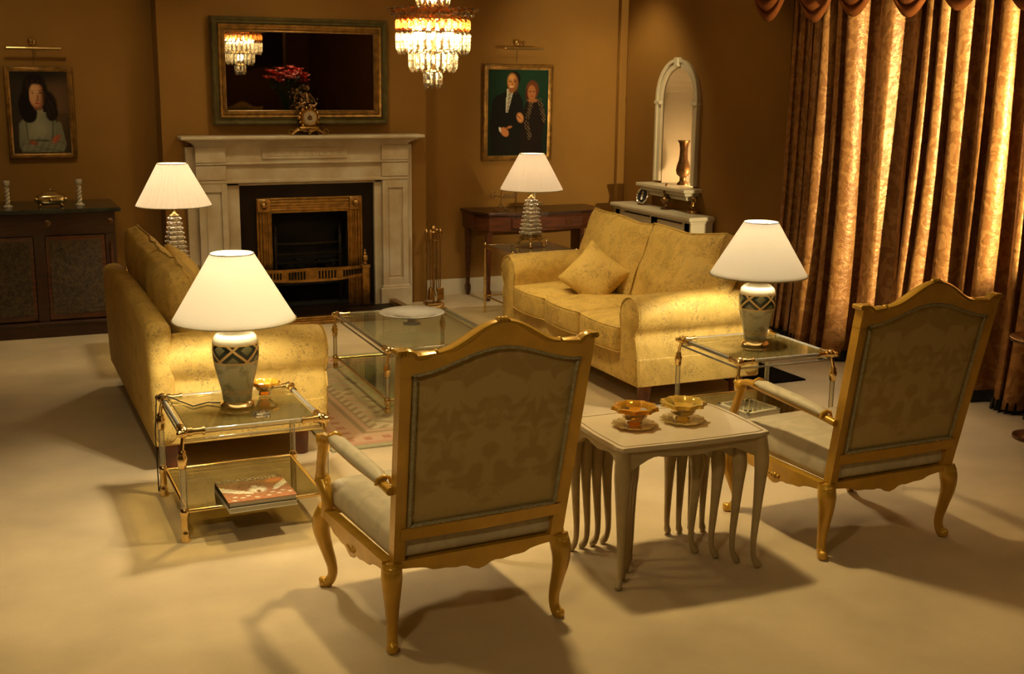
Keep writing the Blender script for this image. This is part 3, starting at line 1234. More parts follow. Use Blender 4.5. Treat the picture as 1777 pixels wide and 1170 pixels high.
b.build('figure', 'dark_bronze', ck)

# ================================================================= PORTRAITS and picture lights
def P8(r, g, b_, k=0.85):
    return tuple(max(.002, min(.85, lin(q) / (k * l))) for q, l in zip((r, g, b_), (1.0, .95, .80)))


def woman(u, v):
    bg = mix(P8(44, 36, 24), P8(86, 62, 38), ell(u, v, .78, .42, .30, .40, .9))
    bg = mix(bg, P8(28, 24, 16), ell(u, v, .5, .0, .7, .12, .8))
    c = bg
    hair = P8(20, 13, 9)
    shirt = P8(132, 126, 98)
    sh2 = P8(88, 90, 70)
    skin = P8(176, 128, 82)
    sk2 = P8(140, 84, 52)
    # hair mass behind
    for e in ((.42, .25, .22, .22), (.26, .42, .13, .17), (.60, .42, .19, .19), (.33, .52, .14, .08), (.68, .50, .12, .08)):
        c = mix(c, hair, ell(u, v, *e, .12))
    # torso and sleeves
    body = [(.28, .56), (.40, .50), (.60, .50), (.72, .56), (.80, .68), (.86, .86), (.86, .98), (.14, .98), (.10, .82), (.12, .66), (.18, .58)]
    if inpoly(u, v, body):
        c = mix(shirt, sh2, .8 * abs(u - .42) * 1.6 + .3 * math.sin(v * 20 + u * 5) * .4)
    c = mix(c, shirt, ell(u, v, .47, .49, .075, .06, .15))
    for (a, b_, wd) in (((.17, .66), (.16, .90), .055), ((.80, .66), (.86, .88), .05)):
        d = seg_d(u, v, a, b_)
        c = mix(c, mix(shirt, sh2, .3), 1 - sst(wd * .85, wd * 1.15, d))
    # crossed forearms
    for (a, b_, wd, cc) in (((.18, .93), (.62, .90), .042, shirt), ((.42, .87), (.84, .92), .048, mix(shirt, sh2, .2))):
        d = seg_d(u, v, a, b_)
        if d < wd * 1.5:
            c = mix(c, sh2, .75 * (1 - sst(wd, wd * 1.5, d)))
        c = mix(c, cc, 1 - sst(wd * .85, wd * 1.1, d))
    # shadow line between body and sleeves
    for (a, b_) in (((.24, .62), (.26, .84)), ((.70, .62), (.68, .82)), ((.30, .835), (.60, .845))):
        d = seg_d(u, v, a, b_)
        c = mix(c, P8(40, 44, 32), .7 * (1 - sst(.004, .018, d)))
    # hands
    c = mix(c, sk2, ell(u, v, .34, .865, .075, .028, .3, .15))
    c = mix(c, P8(170, 92, 62), ell(u, v, .74, .82, .085, .040, .3, -.5))
    # folds and rounding of the sweater
    if c[0] > .06 and v > .5 and c != skin:
        sh_ = .72 + .34 * ell(u, v, .36, .66, .16, .16, .9) + .22 * ell(u, v, .58, .68, .12, .14, .9) + .12 * math.sin(u * 55 + v * 38) * ell(u, v, .5, .9, .4, .1, .9)
        c = tuple(q * sh_ for q in c)
    # hair over shoulders
    for e in ((.30, .55, .12, .075), (.36, .50, .08, .10), (.69, .52, .10, .085)):
        c = mix(c, hair, ell(u, v, *e, .15))
    # face
    c = mix(c, sk2, ell(u, v, .455, .30, .135, .155, .08))
    c = mix(c, skin, ell(u, v, .435, .285, .105, .135, .25))
    c = mix(c, hair, ell(u, v, .45, .115, .15, .05, .2))
    c = mix(c, hair, ell(u, v, .585, .30, .035, .16, .3))
    c = mix(c, hair, ell(u, v, .300, .30, .022, .12, .4))
    for (x, y) in ((.385, .265), (.515, .262)):
        c = mix(c, P8(60, 38, 22), ell(u, v, x, y, .030, .011, .3))
        c = mix(c, P8(50, 30, 18), ell(u, v, x, y - .028, .042, .006, .4))
    c = mix(c, P8(110, 66, 40), ell(u, v, .468, .315, .012, .045, .5))
    c = mix(c, P8(90, 50, 32), ell(u, v, .455, .355, .026, .007, .5))
    c = mix(c, P8(150, 62, 40), ell(u, v, .452, .388, .042, .011, .3))
    c = mix(c, P8(112, 70, 44), ell(u, v, .47, .455, .07, .018, .5))
    # light on the forehead and cheek, shade on the far side of the face
    if ell(u, v, .455, .30, .135, .155, .1) > .5:
        c = mix(c, P8(206, 158, 108), .5 * ell(u, v, .41, .22, .07, .06, .9))
        c = mix(c, P8(196, 140, 92), .45 * ell(u, v, .37, .33, .04, .05, .9))
        c = mix(c, P8(84, 48, 28), .55 * ell(u, v, .555, .34, .05, .13, .9))
    # sheen on the hair
    st = .5 + .5 * math.sin(u * 70 + 6 * math.sin(v * 9))
    if c[0] < .02 and .1 < v < .6:
        c = mix(c, P8(58, 38, 24), .5 * st * ell(u, v, .40, .16, .2, .10, .9) + .35 * st * ell(u, v, .66, .42, .1, .16, .9))
    return c


def couple(u, v):
    bg = mix(P8(13, 26, 15), P8(18, 46, 28), ell(u, v, .60, .12, .55, .40, .8))
    c = bg
    suit = P8(14, 12, 9)
    dress = P8(24, 13, 7)
    body = [(.26, .27), (.38, .22), (.50, .26), (.58, .36), (.60, .60), (.56, .98), (.06, .98), (.05, .60), (.08, .36), (.14, .30)]
    if inpoly(u, v, body):
        c = suit
    body2 = [(.64, .36), (.72, .33), (.84, .34), (.91, .42), (.95, .60), (.90, .76), (.93, .98), (.54, .98), (.56, .60), (.60, .44)]
    if inpoly(u, v, body2):
        c = dress
    # shirt and tie
    if inpoly(u, v, [(.315, .225), (.44, .215), (.40, .30), (.33, .50), (.295, .50), (.30, .36)]):
        c = P8(176, 168, 140)
    if inpoly(u, v, [(.34, .25), (.40, .25), (.37, .34), (.335, .50), (.305, .50), (.33, .36)]):
        c = mix(P8(110, 104, 88), P8(150, 140, 118), (math.sin(v * 140 + u * 60) + 1) / 2)
    # embroidery on the dress
    for (a, b_) in (((.72, .38), (.66, .54)), ((.86, .36), (.94, .58)), ((.64, .62), (.70, .78))):
        d = seg_d(u, v, a, b_)
        if d < .035 and math.sin(u * 130) * math.sin(v * 150) > .1:
            c = P8(96, 76, 52)
    # man head
    hair = P8(16, 9, 5)
    skin = P8(182, 122, 62)
    c = mix(c, hair, ell(u, v, .425, .105, .105, .085, .1))
    c = mix(c, P8(142, 86, 42), ell(u, v, .405, .155, .088, .098, .1))
    c = mix(c, skin, ell(u, v, .395, .135, .072, .085, .3))
    c = mix(c, P8(130, 78, 38), ell(u, v, .39, .235, .05, .035, .3))
    for x in (.365, .44):
        c = mix(c, P8(60, 34, 16), ell(u, v, x, .140, .022, .008, .3))
        c = mix(c, P8(50, 28, 14), ell(u, v, x, .122, .026, .005, .4))
    c = mix(c, P8(120, 70, 34), ell(u, v, .398, .168, .012, .018, .5))
    c = mix(c, P8(210, 180, 130), ell(u, v, .385, .200, .030, .008, .4))
    c = mix(c, P8(96, 56, 28), .6 * ell(u, v, .46, .17, .03, .08, .9))
    c = mix(c, P8(205, 148, 84), .5 * ell(u, v, .375, .10, .035, .03, .9))
    # woman head
    c = mix(c, P8(92, 46, 20), ell(u, v, .730, .235, .105, .110, .12))
    c = mix(c, P8(60, 28, 12), ell(u, v, .655, .290, .045, .07, .3))
    c = mix(c, P8(150, 92, 50), ell(u, v, .720, .265, .068, .085, .15))
    for x in (.695, .755):
        c = mix(c, P8(60, 34, 18), ell(u, v, x, .252, .018, .007, .3))
    c = mix(c, P8(140, 50, 26), ell(u, v, .722, .308, .022, .008, .3))
    c = mix(c, P8(140, 86, 46), ell(u, v, .74, .355, .085, .022, .3))
    # hands
    c = mix(c, P8(200, 190, 160), ell(u, v, .215, .695, .020, .035, .3, -.6))
    c = mix(c, P8(170, 104, 56), ell(u, v, .285, .72, .070, .048, .2, .5))
    c = mix(c, P8(160, 96, 52), ell(u, v, .36, .665, .045, .014, .3, -.2))
    c = mix(c, P8(176, 116, 66), ell(u, v, .535, .555, .062, .050, .25, .8))
    for k in range(3):
        c = mix(c, P8(110, 62, 32), ell(u, v, .50 + .02 * k, .535 + .015 * k, .028, .004, .4, .3))
    return c


def portrait(name, label, x, zc, w_, h_, fn, fw, tilt=1.0):
    t = thing(name, label, 'portrait', (x, YB - .03, zc - h_ / 2))
    t.rotation_euler = (R(tilt), 0, 0)
    frame_rect(w_, h_, [(0, .02), (0, -.012), (.006, -.022), (fw * .3, -.024), (fw * .45, -.014), (fw * .6, -.018), (fw * .85, -.010), (fw, -.008), (fw + .002, 0)], MATS['gilt_frame'], t, 'picture_frame')
    p = painting('canvas', w_ - 2 * fw + .006, h_ - 2 * fw + .006, 92, 132, fn, MATS['canvas_paint'], t, -.004)
    p.location = (0, 0, h_ / 2)
    return t


portrait('portrait_painting', 'framed portrait of a dark-haired woman in a pale turtleneck, arms crossed', .50, 1.588, .475, .675, woman, .036)
portrait('portrait_painting', 'framed portrait of a couple in dark clothes on green ground', 4.41, 1.577, .665, .830, couple, .045)


def picture_light(x, z, w_, label):
    t = thing('picture_light', label, 'picture light', (x, YB, z))
    b = MB()
    b.tube([(-w_ / 2, -.15, 0), (w_ / 2, -.15, 0)], .012, 12)
    for s in (-1, 1):
        b.ball((s * w_ / 2, -.15, 0), .014, 10)
    b.build('lamp_tube', 'brass', t)
    b = MB()
    b.tube([(0, -.15, .005), (0, -.12, .05), (0, -.06, .065), (0, -.01, .05)], .006, 8)
    b.tube([(-.022, -.13, .04), (-.022, -.10, .068), (-.022, -.07, .04)], .004, 6)
    b.tube([(.022, -.13, .04), (.022, -.10, .068), (.022, -.07, .04)], .004, 6)
    b.build('arm', 'brass', t)
    b = MB()
    b.lathe([(.001, -.022), (.018, -.02), (.032, -.01), (.034, 0)], 16, (0, 0, .05), 'Y')
    b.build('wall_plate', 'brass', t)
    b = MB()
    b.tube([(0, -.004, .03), (.002, -.004, -.12)], .002, 4)
    b.build('cord', 'cable_black', t)
    return t


picture_light(.475, 2.055, .37, 'brass picture light above the portrait of the woman')
picture_light(4.41, 2.125, .35, 'brass picture light above the portrait of the couple')

# ================================================================= LEFT CABINET and things on it
cab = thing('sideboard_cabinet', 'dark mahogany cabinet with grille doors and green marble top', 'cabinet', (0, 0, 0))
b = MB()
b.box(-.62, .925, 9.25, YB - .025, .10, .90)
b.box(-.62, .925, 9.215, 9.25, .74, .90, .004)
for x in (-.62, -.02, .36, .85):
    b.box(x, x + .075, 9.215, 9.26, .10, .74, .003)
b.build('body', 'dark_mahogany', cab, smooth=False)
b = MB()
b.box(-.64, .945, 9.20, YB - .02, 0, .10, .004)
b.box(-.64, .945, 9.19, YB - .02, .085, .115, .008)
b.build('plinth', 'dark_mahogany', cab, smooth=False)
b = MB()
b.box(-.66, .965, 9.18, YB - .02, .90, .93, .008)
b.build('marble_top', 'green_marble', cab, smooth=False)
for (x0, x1) in ((-.545, -.02), (.055, .36), (.435, .85)):
    d = MB()
    d.box(x0 + .004, x1 - .004, 9.222, 9.25, .125, .735, .003)
    dd = d.build('door', 'mahogany', cab, smooth=False)
    g_ = MB()
    g_.box(x0 + .03, x1 - .03, 9.216, 9.226, .165, .70)
    n1 = int((x1 - x0 - .06) / .033)
    for i in range(n1 + 1):
        xx = x0 + .032 + i * (x1 - x0 - .064) / n1
        for k in range(17):
            zz = .175 + k * .032
            g_.box(xx - .0035, xx + .0035, 9.210, 9.217, zz - .0035, zz + .0035)
    g_.build('grille', 'wicker_grille', dd, smooth=False)
for x in (.46, .888):
    b = MB()
    b.lathe([(.022, 0), (.024, -.008), (.014, -.012), (.012, -.016), (.001, -.018)], 14, (x, 9.215, .83), 'Y')
    b.build('roundel', 'dark_bronze', cab)
b = MB()
b.tube([(.888, 9.21, .20), (.888, 9.21, .68)], .012, 8)
b.build('corner_column', 'mahogany', cab)


def barley(x, y, z, label):
    b = MB()
    b.lathe([(.034, 0), (.036, .008), (.020, .016), (.012, .022)], 16)
    for ph in (0, PI):
        pts = [(.009 * math.cos(k * .55 + ph), .009 * math.sin(k * .55 + ph), .020 + k * .0048) for k in range(26)]
        b.tube(pts, .010, 8)
    b.lathe([(.012, .145), (.014, .150), (.026, .165), (.024, .190), (.018, .192), (.016, .17)], 16)
    return single('glass_candlestick', b, 'lamp_crystal', label, 'candlestick', (x, y, z))


barley(.215, 9.42, .93, 'twisted clear glass candlestick left of the gold casket')
barley(.705, 9.42, .93, 'twisted clear glass candlestick right of the gold casket')
cs = thing('gold_casket', 'gilt bombe casket with a domed lid on the green marble top', 'casket', (.505, 9.42, .93))


def cask(z0, prof, b):
    for (p, q) in zip(prof, prof[1:]):
        pass
    rings = []
    for (hx, hy, z) in prof:
        n = 28
        ring = []
        for k in range(n):
            a = 2 * PI * k / n
            c_, s_ = math.cos(a), math.sin(a)
            f = 0.5
            ring.append(b.bm.verts.new((hx * math.copysign(abs(c_) ** f, c_), hy * math.copysign(abs(s_) ** f, s_), z0 + z)))
        rings.append(ring)
    for p, q in zip(rings, rings[1:]):
        for k in range(n):
            b.bm.faces.new((p[k], p[(k + 1) % n], q[(k + 1) % n], q[k]))
    b.bm.faces.new(list(reversed(rings[0])))
    b.bm.faces.new(rings[-1])


b = MB()
cask(0, [(.080, .045, .014), (.090, .052, .022), (.104, .062, .042), (.108, .064, .055), (.096, .056, .068), (.098, .058, .074)], b)
for sx in (-1, 1):
    for sy in (-1, 1):
        b.ball((sx * .075, sy * .04, .010), .012, 8)
    b.ball((sx * .10, -.045, .055), .016, 8)
b.ball((0, -.064, .05), .018, 8)
b.build('casket_body', 'brass', cs)
b = MB()
cask(.0745, [(.100, .059, 0), (.094, .055, .008), (.070, .042, .014), (.055, .032, .030), (.030, .018, .038), (.012, .010, .040)], b)
b.ball((0, 0, .120), .010, 8)
b.build('lid', 'brass', cs)

# ================================================================= CONSOLE TABLE (right of fireplace)
co = thing('console_table', 'dark mahogany console table with tapered legs under the couple portrait', 'table', (0, 0, 0))
ctop = [(3.87, YB - .03), (3.87, 9.55), (3.95, 9.38), (4.18, 9.335), (4.48, 9.32), (4.80, 9.335), (5.01, 9.38), (5.09, 9.55), (5.09, YB - .03)]
b = MB()
b.prism(ctop, .735, .760, 'XY', .004)
b.build('tabletop', 'dark_mahogany', co, smooth=False)
fr_ = [(3.89, YB - .04), (3.89, 9.56), (3.965, 9.405), (4.18, 9.36), (4.48, 9.345), (4.80, 9.36), (4.995, 9.405), (5.07, 9.56), (5.07, YB - .04)]
b = MB()
b.prism(fr_, .60, .735, 'XY')
apr = b.build('apron', 'mahogany', co, smooth=False)
b = MB()
b.box(4.15, 4.82, 9.335, 9.36, .625, .715, .004)
dr = b.build('drawer', 'mahogany', co, smooth=False)
for x in (4.28, 4.68):
    b = MB()
    b.tube([(x - .03, 9.333, .68), (x - .025, 9.318, .662), (x, 9.315, .655), (x + .025, 9.318, .662), (x + .03, 9.333, .68)], .004, 6)
    b.build('handle', 'old_brass', dr)
for (x, y) in ((3.925, YB - .08), (3.965, 9.42), (5.00, 9.42), (5.035, YB - .08)):
    b = MB()
    b.bm.verts.ensure_lookup_table()
    b.tube([(x, y, .60), (x, y, .57)], .030, 4, up=(0, 1, 0))
    b.tube([(x, y, .60), (x, y, .10)], [.032, .019], 4, up=(0, 1, 0))
    b.tube([(x, y, .10), (x, y, .085), (x, y, .05), (x, y, 0)], [.020, .029, .029, .018], 4, up=(0, 1, 0))
    b.build('leg', 'mahogany', co, smooth=False)
rk = thing('wire_card_rack', 'small silver wire rack standing on the console table', 'rack', (4.12, 9.52, .76))
b = MB()
b.tube([(-.05, 0, .005), (-.02, 0, .04), (.0, 0, .06), (.03, 0, .03), (.06, 0, .005)], .004, 6)
b.tube([(.0, 0, .05), (0, 0, .14), (.01, 0, .19)], .0035, 6)
b.tube([(-.05, -.05, .004), (-.05, .05, .004)], .004, 6)
b.tube([(.06, -.05, .004), (.06, .05, .004)], .004, 6)
for k in range(5):
    b.tube([(.02 + k * .025, 0, .11), (.045 + k * .025, 0, .145)], .005, 6)
b.tube([(0, 0, .11), (.13, 0, .11)], .003, 6)
for k in range(3):
    pts = [(-.07 + .028 * math.cos(a), 0, .14 + .028 * math.sin(a)) for a in [2 * PI * i / 12 for i in range(13)]]
b.tube(pts, .003, 5)
b.tube([(0, 0, .12), (-.045, 0, .13)], .003, 5)
b.build('rack_wires', 'silver_wire', rk)
bd = thing('crystal_dish', 'footed crystal dish on the console table behind the obelisk lamp', 'dish', (4.45, 9.55, .76))
b = MB()
b.lathe([(.05, 0), (.05, .006), (.012, .014), (.012, .03), (.06, .045), (.085, .06), (.078, .06), (.02, .04)], 20, ripple=.06, nrip=10)
b.lathe([(.008, .04), (.008, .15), (.022, .17), (.03, .19), (.018, .21), (.001, .215)], 12)
b.build('dish_body', 'lamp_crystal', bd)

# ================================================================= RADIATOR CABINET and ornaments
rc = thing('radiator_cabinet', 'white radiator cabinet with mesh panels below the wall niche', 'cabinet', (0, 0, 0))
RX = XR - .235
b = MB()
b.box(RX, XR - .026, 8.275, 8.295, 0, .76)
b.box(RX, XR - .026, 9.525, 9.545, 0, .76)
for (y0, y1) in ((8.295, 8.37), (8.80, 8.90), (9.45, 9.525)):
    b.box(RX, RX + .02, y0, y1, 0, .745)
b.box(RX, RX + .02, 8.295, 9.525, .655, .728)
b.box(RX, RX + .02, 8.295, 9.525, 0, .15)
for (y0, y1) in ((8.295, 8.40), (8.80, 8.92), (9.38, 9.525)):
    b.box(RX, RX + .02, y0, y1, .728, .745)
b.build('body', 'white_gloss_paint', rc, smooth=False)
b = MB()
b.box(RX - .035, XR - .026, 8.24, 9.58, .762, .800, .012)
b.box(RX - .012, XR - .026, 8.262, 9.558, .745, .764, .004)
b.build('cabinet_top', 'white_gloss_paint', rc, smooth=False)
for (y0, y1) in ((8.37, 8.80), (8.90, 9.45)):
    b = MB()
    b.box(RX + .008, RX + .014, y0, y1, .15, .655)
    n1 = int((y1 - y0) / .03)
    for i in range(n1):
        yy = y0 + (i + .5) * (y1 - y0) / n1
        b.box(RX + .003, RX + .009, yy - .003, yy + .003, .15, .655)
    for k in range(16):
        zz = .16 + k * .031
        b.box(RX + .003, RX + .009, y0, y1, zz - .003, zz + .003)
    b.build('mesh_panel', 'wicker_grille', rc, smooth=False)
b = MB()
b.box(RX + .03, XR - .03, 8.30, 9.52, .66, .742)
b.build('slot_recess', 'dark_mahogany', rc, smooth=False)

pt = thing('round_photo_frame', 'small round silver framed dark dish at the left end of the radiator cabinet', 'dish', (5.33, 9.25, .80), -80)
tilt = Matrix.Rotation(R(-14), 3, 'X')


def tverts(b, m3, off):
    for v in b.bm.verts:
        v.co = m3 @ v.co + Vector(off)


b = MB()
b.lathe([(.070, .006), (.078, .002), (.080, -.006), (.070, -.012), (.060, -.004), (.058, .006)], 32, (0, 0, .085), 'Y')
tverts(b, tilt, (0, .01, 0))
b.build('rim', 'silver', pt)
b = MB()
b.lathe([(.060, -.002), (.03, .002), (.001, .003)], 28, (0, 0, .085), 'Y')
tverts(b, tilt, (0, .01, 0))
pl_ = b.build('dark_centre', 'blue_glass', pt)
b = MB()
b.lathe([(.001, -.006), (.012, -.006), (.014, .0)], 12, (0, 0, .088), 'Y')
b.tube([(0, -.004, .045), (0, -.004, .12)], [.010, .006], 6)
tverts(b, tilt, (0, .01, 0))
b.build('white_motif', 'white_lacquer', pl_)
b = MB()
b.tube([(0, .02, .10), (0, .07, .005)], .006, 6)
b.tube([(-.03, .0, .006), (.03, .0, .006)], .006, 6)
b.build('stand', 'dark_bronze', pt)

ur = thing('lidded_urn', 'small dark bronze lidded urn in the middle of the radiator cabinet', 'urn', (5.36, 8.86, .80))
b = MB()
b.lathe([(.045, 0), (.048, .008), (.030, .016), (.014, .026), (.012, .040), (.020, .052), (.042, .075), (.046, .090), (.034, .104), (.022, .112), (.020, .135), (.026, .140)], 20)
b.build('urn_body', 'dark_bronze', ur)
b = MB()
b.lathe([(.028, .140), (.030, .150), (.020, .160), (.024, .170), (.026, .182), (.014, .195), (.010, .205), (.012, .213), (.001, .225)], 18)
b.build('lid', 'dark_bronze', ur)
b = MB()
b.rbox((0, 0, .014), (.035, .035, .014), .006, (1, 1, 1))
b.tube([(0, 0, .028), (-.006, .004, .060), (.006, 0, .092), (0, 0, .112)], [.020, .024, .022, .009], 10)
b.ball((0, 0, .126), .014, 10)
b.tube([(0, .005, .098), (.0, .03, .085), (.0, .03, .060)], .007, 6)
b.tube([(0, -.005, .098), (.0, -.032, .10), (.0, -.035, .13)], .007, 6)
single('bronze_figurine', b, 'old_brass', 'small reddish gilt figurine at the right end of the radiator cabinet', 'figurine', (5.40, 8.50, .80))
b = MB()
b.lathe([(.050, 0), (.048, .012), (.030, .030), (.026, .055), (.030, .068), (.055, .090), (.062, .125), (.055, .165), (.040, .210), (.034, .260), (.034, .310), (.040, .350), (.056, .375), (.050, .375), (.030, .340), (.026, .26)], 24)
single('metal_vase', b, 'dark_bronze', 'tall slender dark metal vase standing in the wall niche', 'vase', (XR + .08, NY + .03, NZ0 + .012))
# small uplighter inside the niche
nu = thing('niche_uplighter', 'small recessed niche light glowing behind the tall metal vase', 'light', (XR + .215, NY - .14, NZ0 + .012))
b = MB()
b.lathe([(.028, 0), (.028, .012), (.022, .014)], 16)
b.build('housing', 'white_gloss_paint', nu)
b = MB()
b.lathe([(.020, .0142), (.001, .0150)], 16)
b.build('lens', 'bulb', nu)
point('niche_bulb', (0, 0, .05), 5, .02, (1, .62, .28), nu)

# ================================================================= TABLE LAMPS
def cone_shade(parent, r0, r1, z0, z1, m, pleat=0, seg=72):
    b = MB()
    n = 8

    def pr_(off):
        return [(r0 + (r1 - r0) * i / n + off, z0 + (z1 - z0) * i / n) for i in range(n + 1)]
    sg = seg if not pleat else pleat * 4
    rf = None
    if pleat:
        def rf(rr, a, t):
            return rr * (1 + .012 * math.cos(pleat * a))
    outer = pr_(0)
    inner = list(reversed(pr_(-.003)))
    b.shell(outer + inner + [outer[0]], sg, rfun=rf)
    o = b.build('lamp_shade', m, parent, ang=60)
    for (r, z) in ((r0, z0), (r1, z1)):
        t = MB()
        pts = [(r * math.cos(2 * PI * k / 64), r * math.sin(2 * PI * k / 64), z) for k in range(64)]
        t.tube(pts, .003, 6, closed=True)
        t.build('shade_trim', 'white_fabric_trim', o)
    sp = MB()
    for k in range(3):
        a = 2 * PI * k / 3
        sp.tube([(.012 * math.cos(a), .012 * math.sin(a), z1 - .035), (r1 * math.cos(a), r1 * math.sin(a), z1 - .006)], .002, 4)
    sp.lathe([(.010, z1 - .04), (.012, z1 - .03), (.001, z1 - .015)], 8)
    sp.build('shade_carrier', 'brass', o)
    return o


def jar_lamp(x, y, z, rz, label, power):
    t = thing('table_lamp', label, 'lamp', (x, y, z), rz, 'ceramic jar lamps with cream cone shades')
    b = MB()
    b.lathe([(.072, 0), (.076, .006), (.070, .014), (.060, .020), (.060, .026)], 40)
    b.build('lamp_base', 'brass', t)
    b = MB()
    b.lathe([(.060, .026), (.064, .036), (.064, .052), (.070, .085), (.082, .130), (.093, .180), (.099, .220), (.101, .250), (.098, .285), (.089, .312), (.072, .330), (.056, .338), (.050, .345), (.050, .352)], 48)
    b.build('jar', 'jar_glaze', t)
    b = MB()
    b.lathe([(.066, .350), (.070, .355), (.064, .362), (.040, .370), (.018, .376), (.014, .386)], 32)
    b.build('jar_lid', 'porcelain_cream', t)
    b = MB()
    b.lathe([(.014, .386), (.018, .390), (.009, .400), (.007, .410), (.007, .470), (.014, .474), (.014, .510), (.010, .515)], 14)
    b.tube([(0, 0, .47), (0, 0, .645)], .003, 6)
    b.build('stem', 'brass', t)
    b = MB()
    b.ball((0, 0, .545), .026, 12, 1.3)
    b.build('bulb', 'bulb', t)
    cone_shade(t, .262, .092, .385, .670, 'shade_smooth')
    point('lamp_light', (0, 0, .545), power, .035, WARM, t)
    return t


jar_lamp(.985, 5.16, .474, 0, 'ceramic jar lamp with cream cone shade, lit, on the left glass side table', 100)
jar_lamp(3.85, 5.375, .474, 30, 'ceramic jar lamp with cream cone shade, lit, on the right glass side table', 95)


def obelisk_lamp(x, y, z, rz, label, power):
    t = thing('obelisk_lamp', label, 'lamp', (x, y, z), rz, 'crystal obelisk lamps with pleated shades')
    b = MB()
    for k in range(4):
        a = R(45 + 90 * k)
        c_, s_ = math.cos(a), math.sin(a)
        b.tube([(.055 * c_, .055 * s_, .062), (.085 * c_, .085 * s_, .052), (.102 * c_, .102 * s_, .028), (.108 * c_, .108 * s_, .006)], [.012, .013, .010, .014], 8)
        b.ball((.108 * c_, .108 * s_, .012), .013, 8)
    b.box(-.070, .070, -.070, .070, .058, .072, .003)
    b.box(-.085, .085, -.085, .085, .072, .080, .002)
    b.box(-.065, .065, -.065, .065, .080, .094, .003)
    b.build('foot', 'brass', t)
    b = MB()
    n = 9
    for i in range(n):
        t0 = i / n
        hw = .062 * (1 - t0) + .026 * t0
        z0 = .098 + i * .0315
        b.box(-hw, hw, -hw, hw, z0, z0 + .0285, .006, 1)
    b.build('crystal_column', 'lamp_crystal', t, smooth=False)
    b = MB()
    for i in range(n):
        t0 = i / n
        hw = .064 * (1 - t0) + .028 * t0
        z0 = .113 + i * .0315
        for sx in (-1, 1):
            for sy in (-1, 1):
                b.ball((sx * hw, sy * hw, z0), .0085, 8)
            b.ball((sx * hw, 0, z0 + .008), .006, 6)
            b.ball((0, sx * hw, z0 + .008), .006, 6)
    b.build('crystal_bead', 'silver', t)
    b = MB()
    b.lathe([(.026, .382), (.034, .390), (.016, .398), (.011, .410), (.011, .425), (.026, .430), (.026, .436), (.007, .440), (.007, .52)], 16)
    b.tube([(0, 0, .50), (0, 0, .71)], .003, 6)
    b.build('stem', 'brass', t)
    b = MB()
    b.ball((0, 0, .585), .024, 12, 1.3)
    b.build('bulb', 'bulb', t)
    cone_shade(t, .248, .098, .455, .735, 'shade_pleated', pleat=40)
    point('lamp_light', (0, 0, .585), power, .035, WARM, t)
    return t


obelisk_lamp(4.037, 8.72, .562, 20, 'crystal obelisk lamp, lit pleated shade, in front of the dark console table', 24)
obelisk_lamp(1.225, 8.38, .562, 10, 'crystal obelisk lamp, lit pleated shade, left of the fireplace behind the sofa', 24)


# square brass-edged glass tables that carry the obelisk lamps
def brass_table(x, y, label):
    t = thing('brass_glass_table', label, 'side table', (x, y, 0), 0, 'brass framed tables behind the sofas')
    h = .56
    hw = .275
    b = MB()
    for s in (-1, 1):
        b.box(-hw, hw, s * hw - .012, s * hw + .012, h - .028, h, .003)
        b.box(s * hw - .012, s * hw + .012, -hw + .012, hw - .012, h - .028, h, .003)
    b.build('top_frame', 'brass', t, smooth=False)
    b = MB()
    b.box(-hw + .012, hw - .012, -hw + .012, hw - .012, h - .012, h - .002)
    b.build('glass_top', 'bronze_glass', t, smooth=False)
    for sx in (-1, 1):
        for sy in (-1, 1):
            b = MB()
            b.tube([(sx * hw, sy * hw, 0), (sx * hw, sy * hw, h - .028)], .010, 10)
            b.ball((sx * hw, sy * hw, .27), .014, 8)
            b.ball((sx * hw, sy * hw, h + .004), .012, 8)
            b.build('leg', 'brass', t)
    b = MB()
    for s in (-1, 1):
        b.tube([(-hw, s * hw, .14), (hw, s * hw, .14)], .007, 8)
        b.tube([(s * hw, -hw, .14), (s * hw, hw, .14)], .007, 8)
    b.build('stretcher', 'brass', t)
    return t


brass_table(4.02, 8.69, 'brass framed glass table carrying the obelisk lamp beside the right sofa')
brass_table(1.20, 8.36, 'brass framed glass table carrying the obelisk lamp behind the left sofa')


# ================================================================= GLASS AND ACRYLIC TABLES
def rod(b_ac, b_br, p, q, r=.011, cap=.085, ring=True):
    p, q = Vector(p), Vector(q)
    d = (q - p)
    L_ = d.length
    d.normalize()
    b_ac.tube([p, q], r * .88, 12)
    bl = b_br
    for a, s, b_br in ((p, 1, bl[0]), (q, -1, bl[1])):
        e = a + d * s * cap
        b_br.tube([a, e], r * 1.05, 12)
        if ring:
            b_br.tube([e - d * s * .010, e], r * 1.35, 12)
            b_br.tube([a + d * s * .026, a + d * s * .034], r * 1.4, 12)


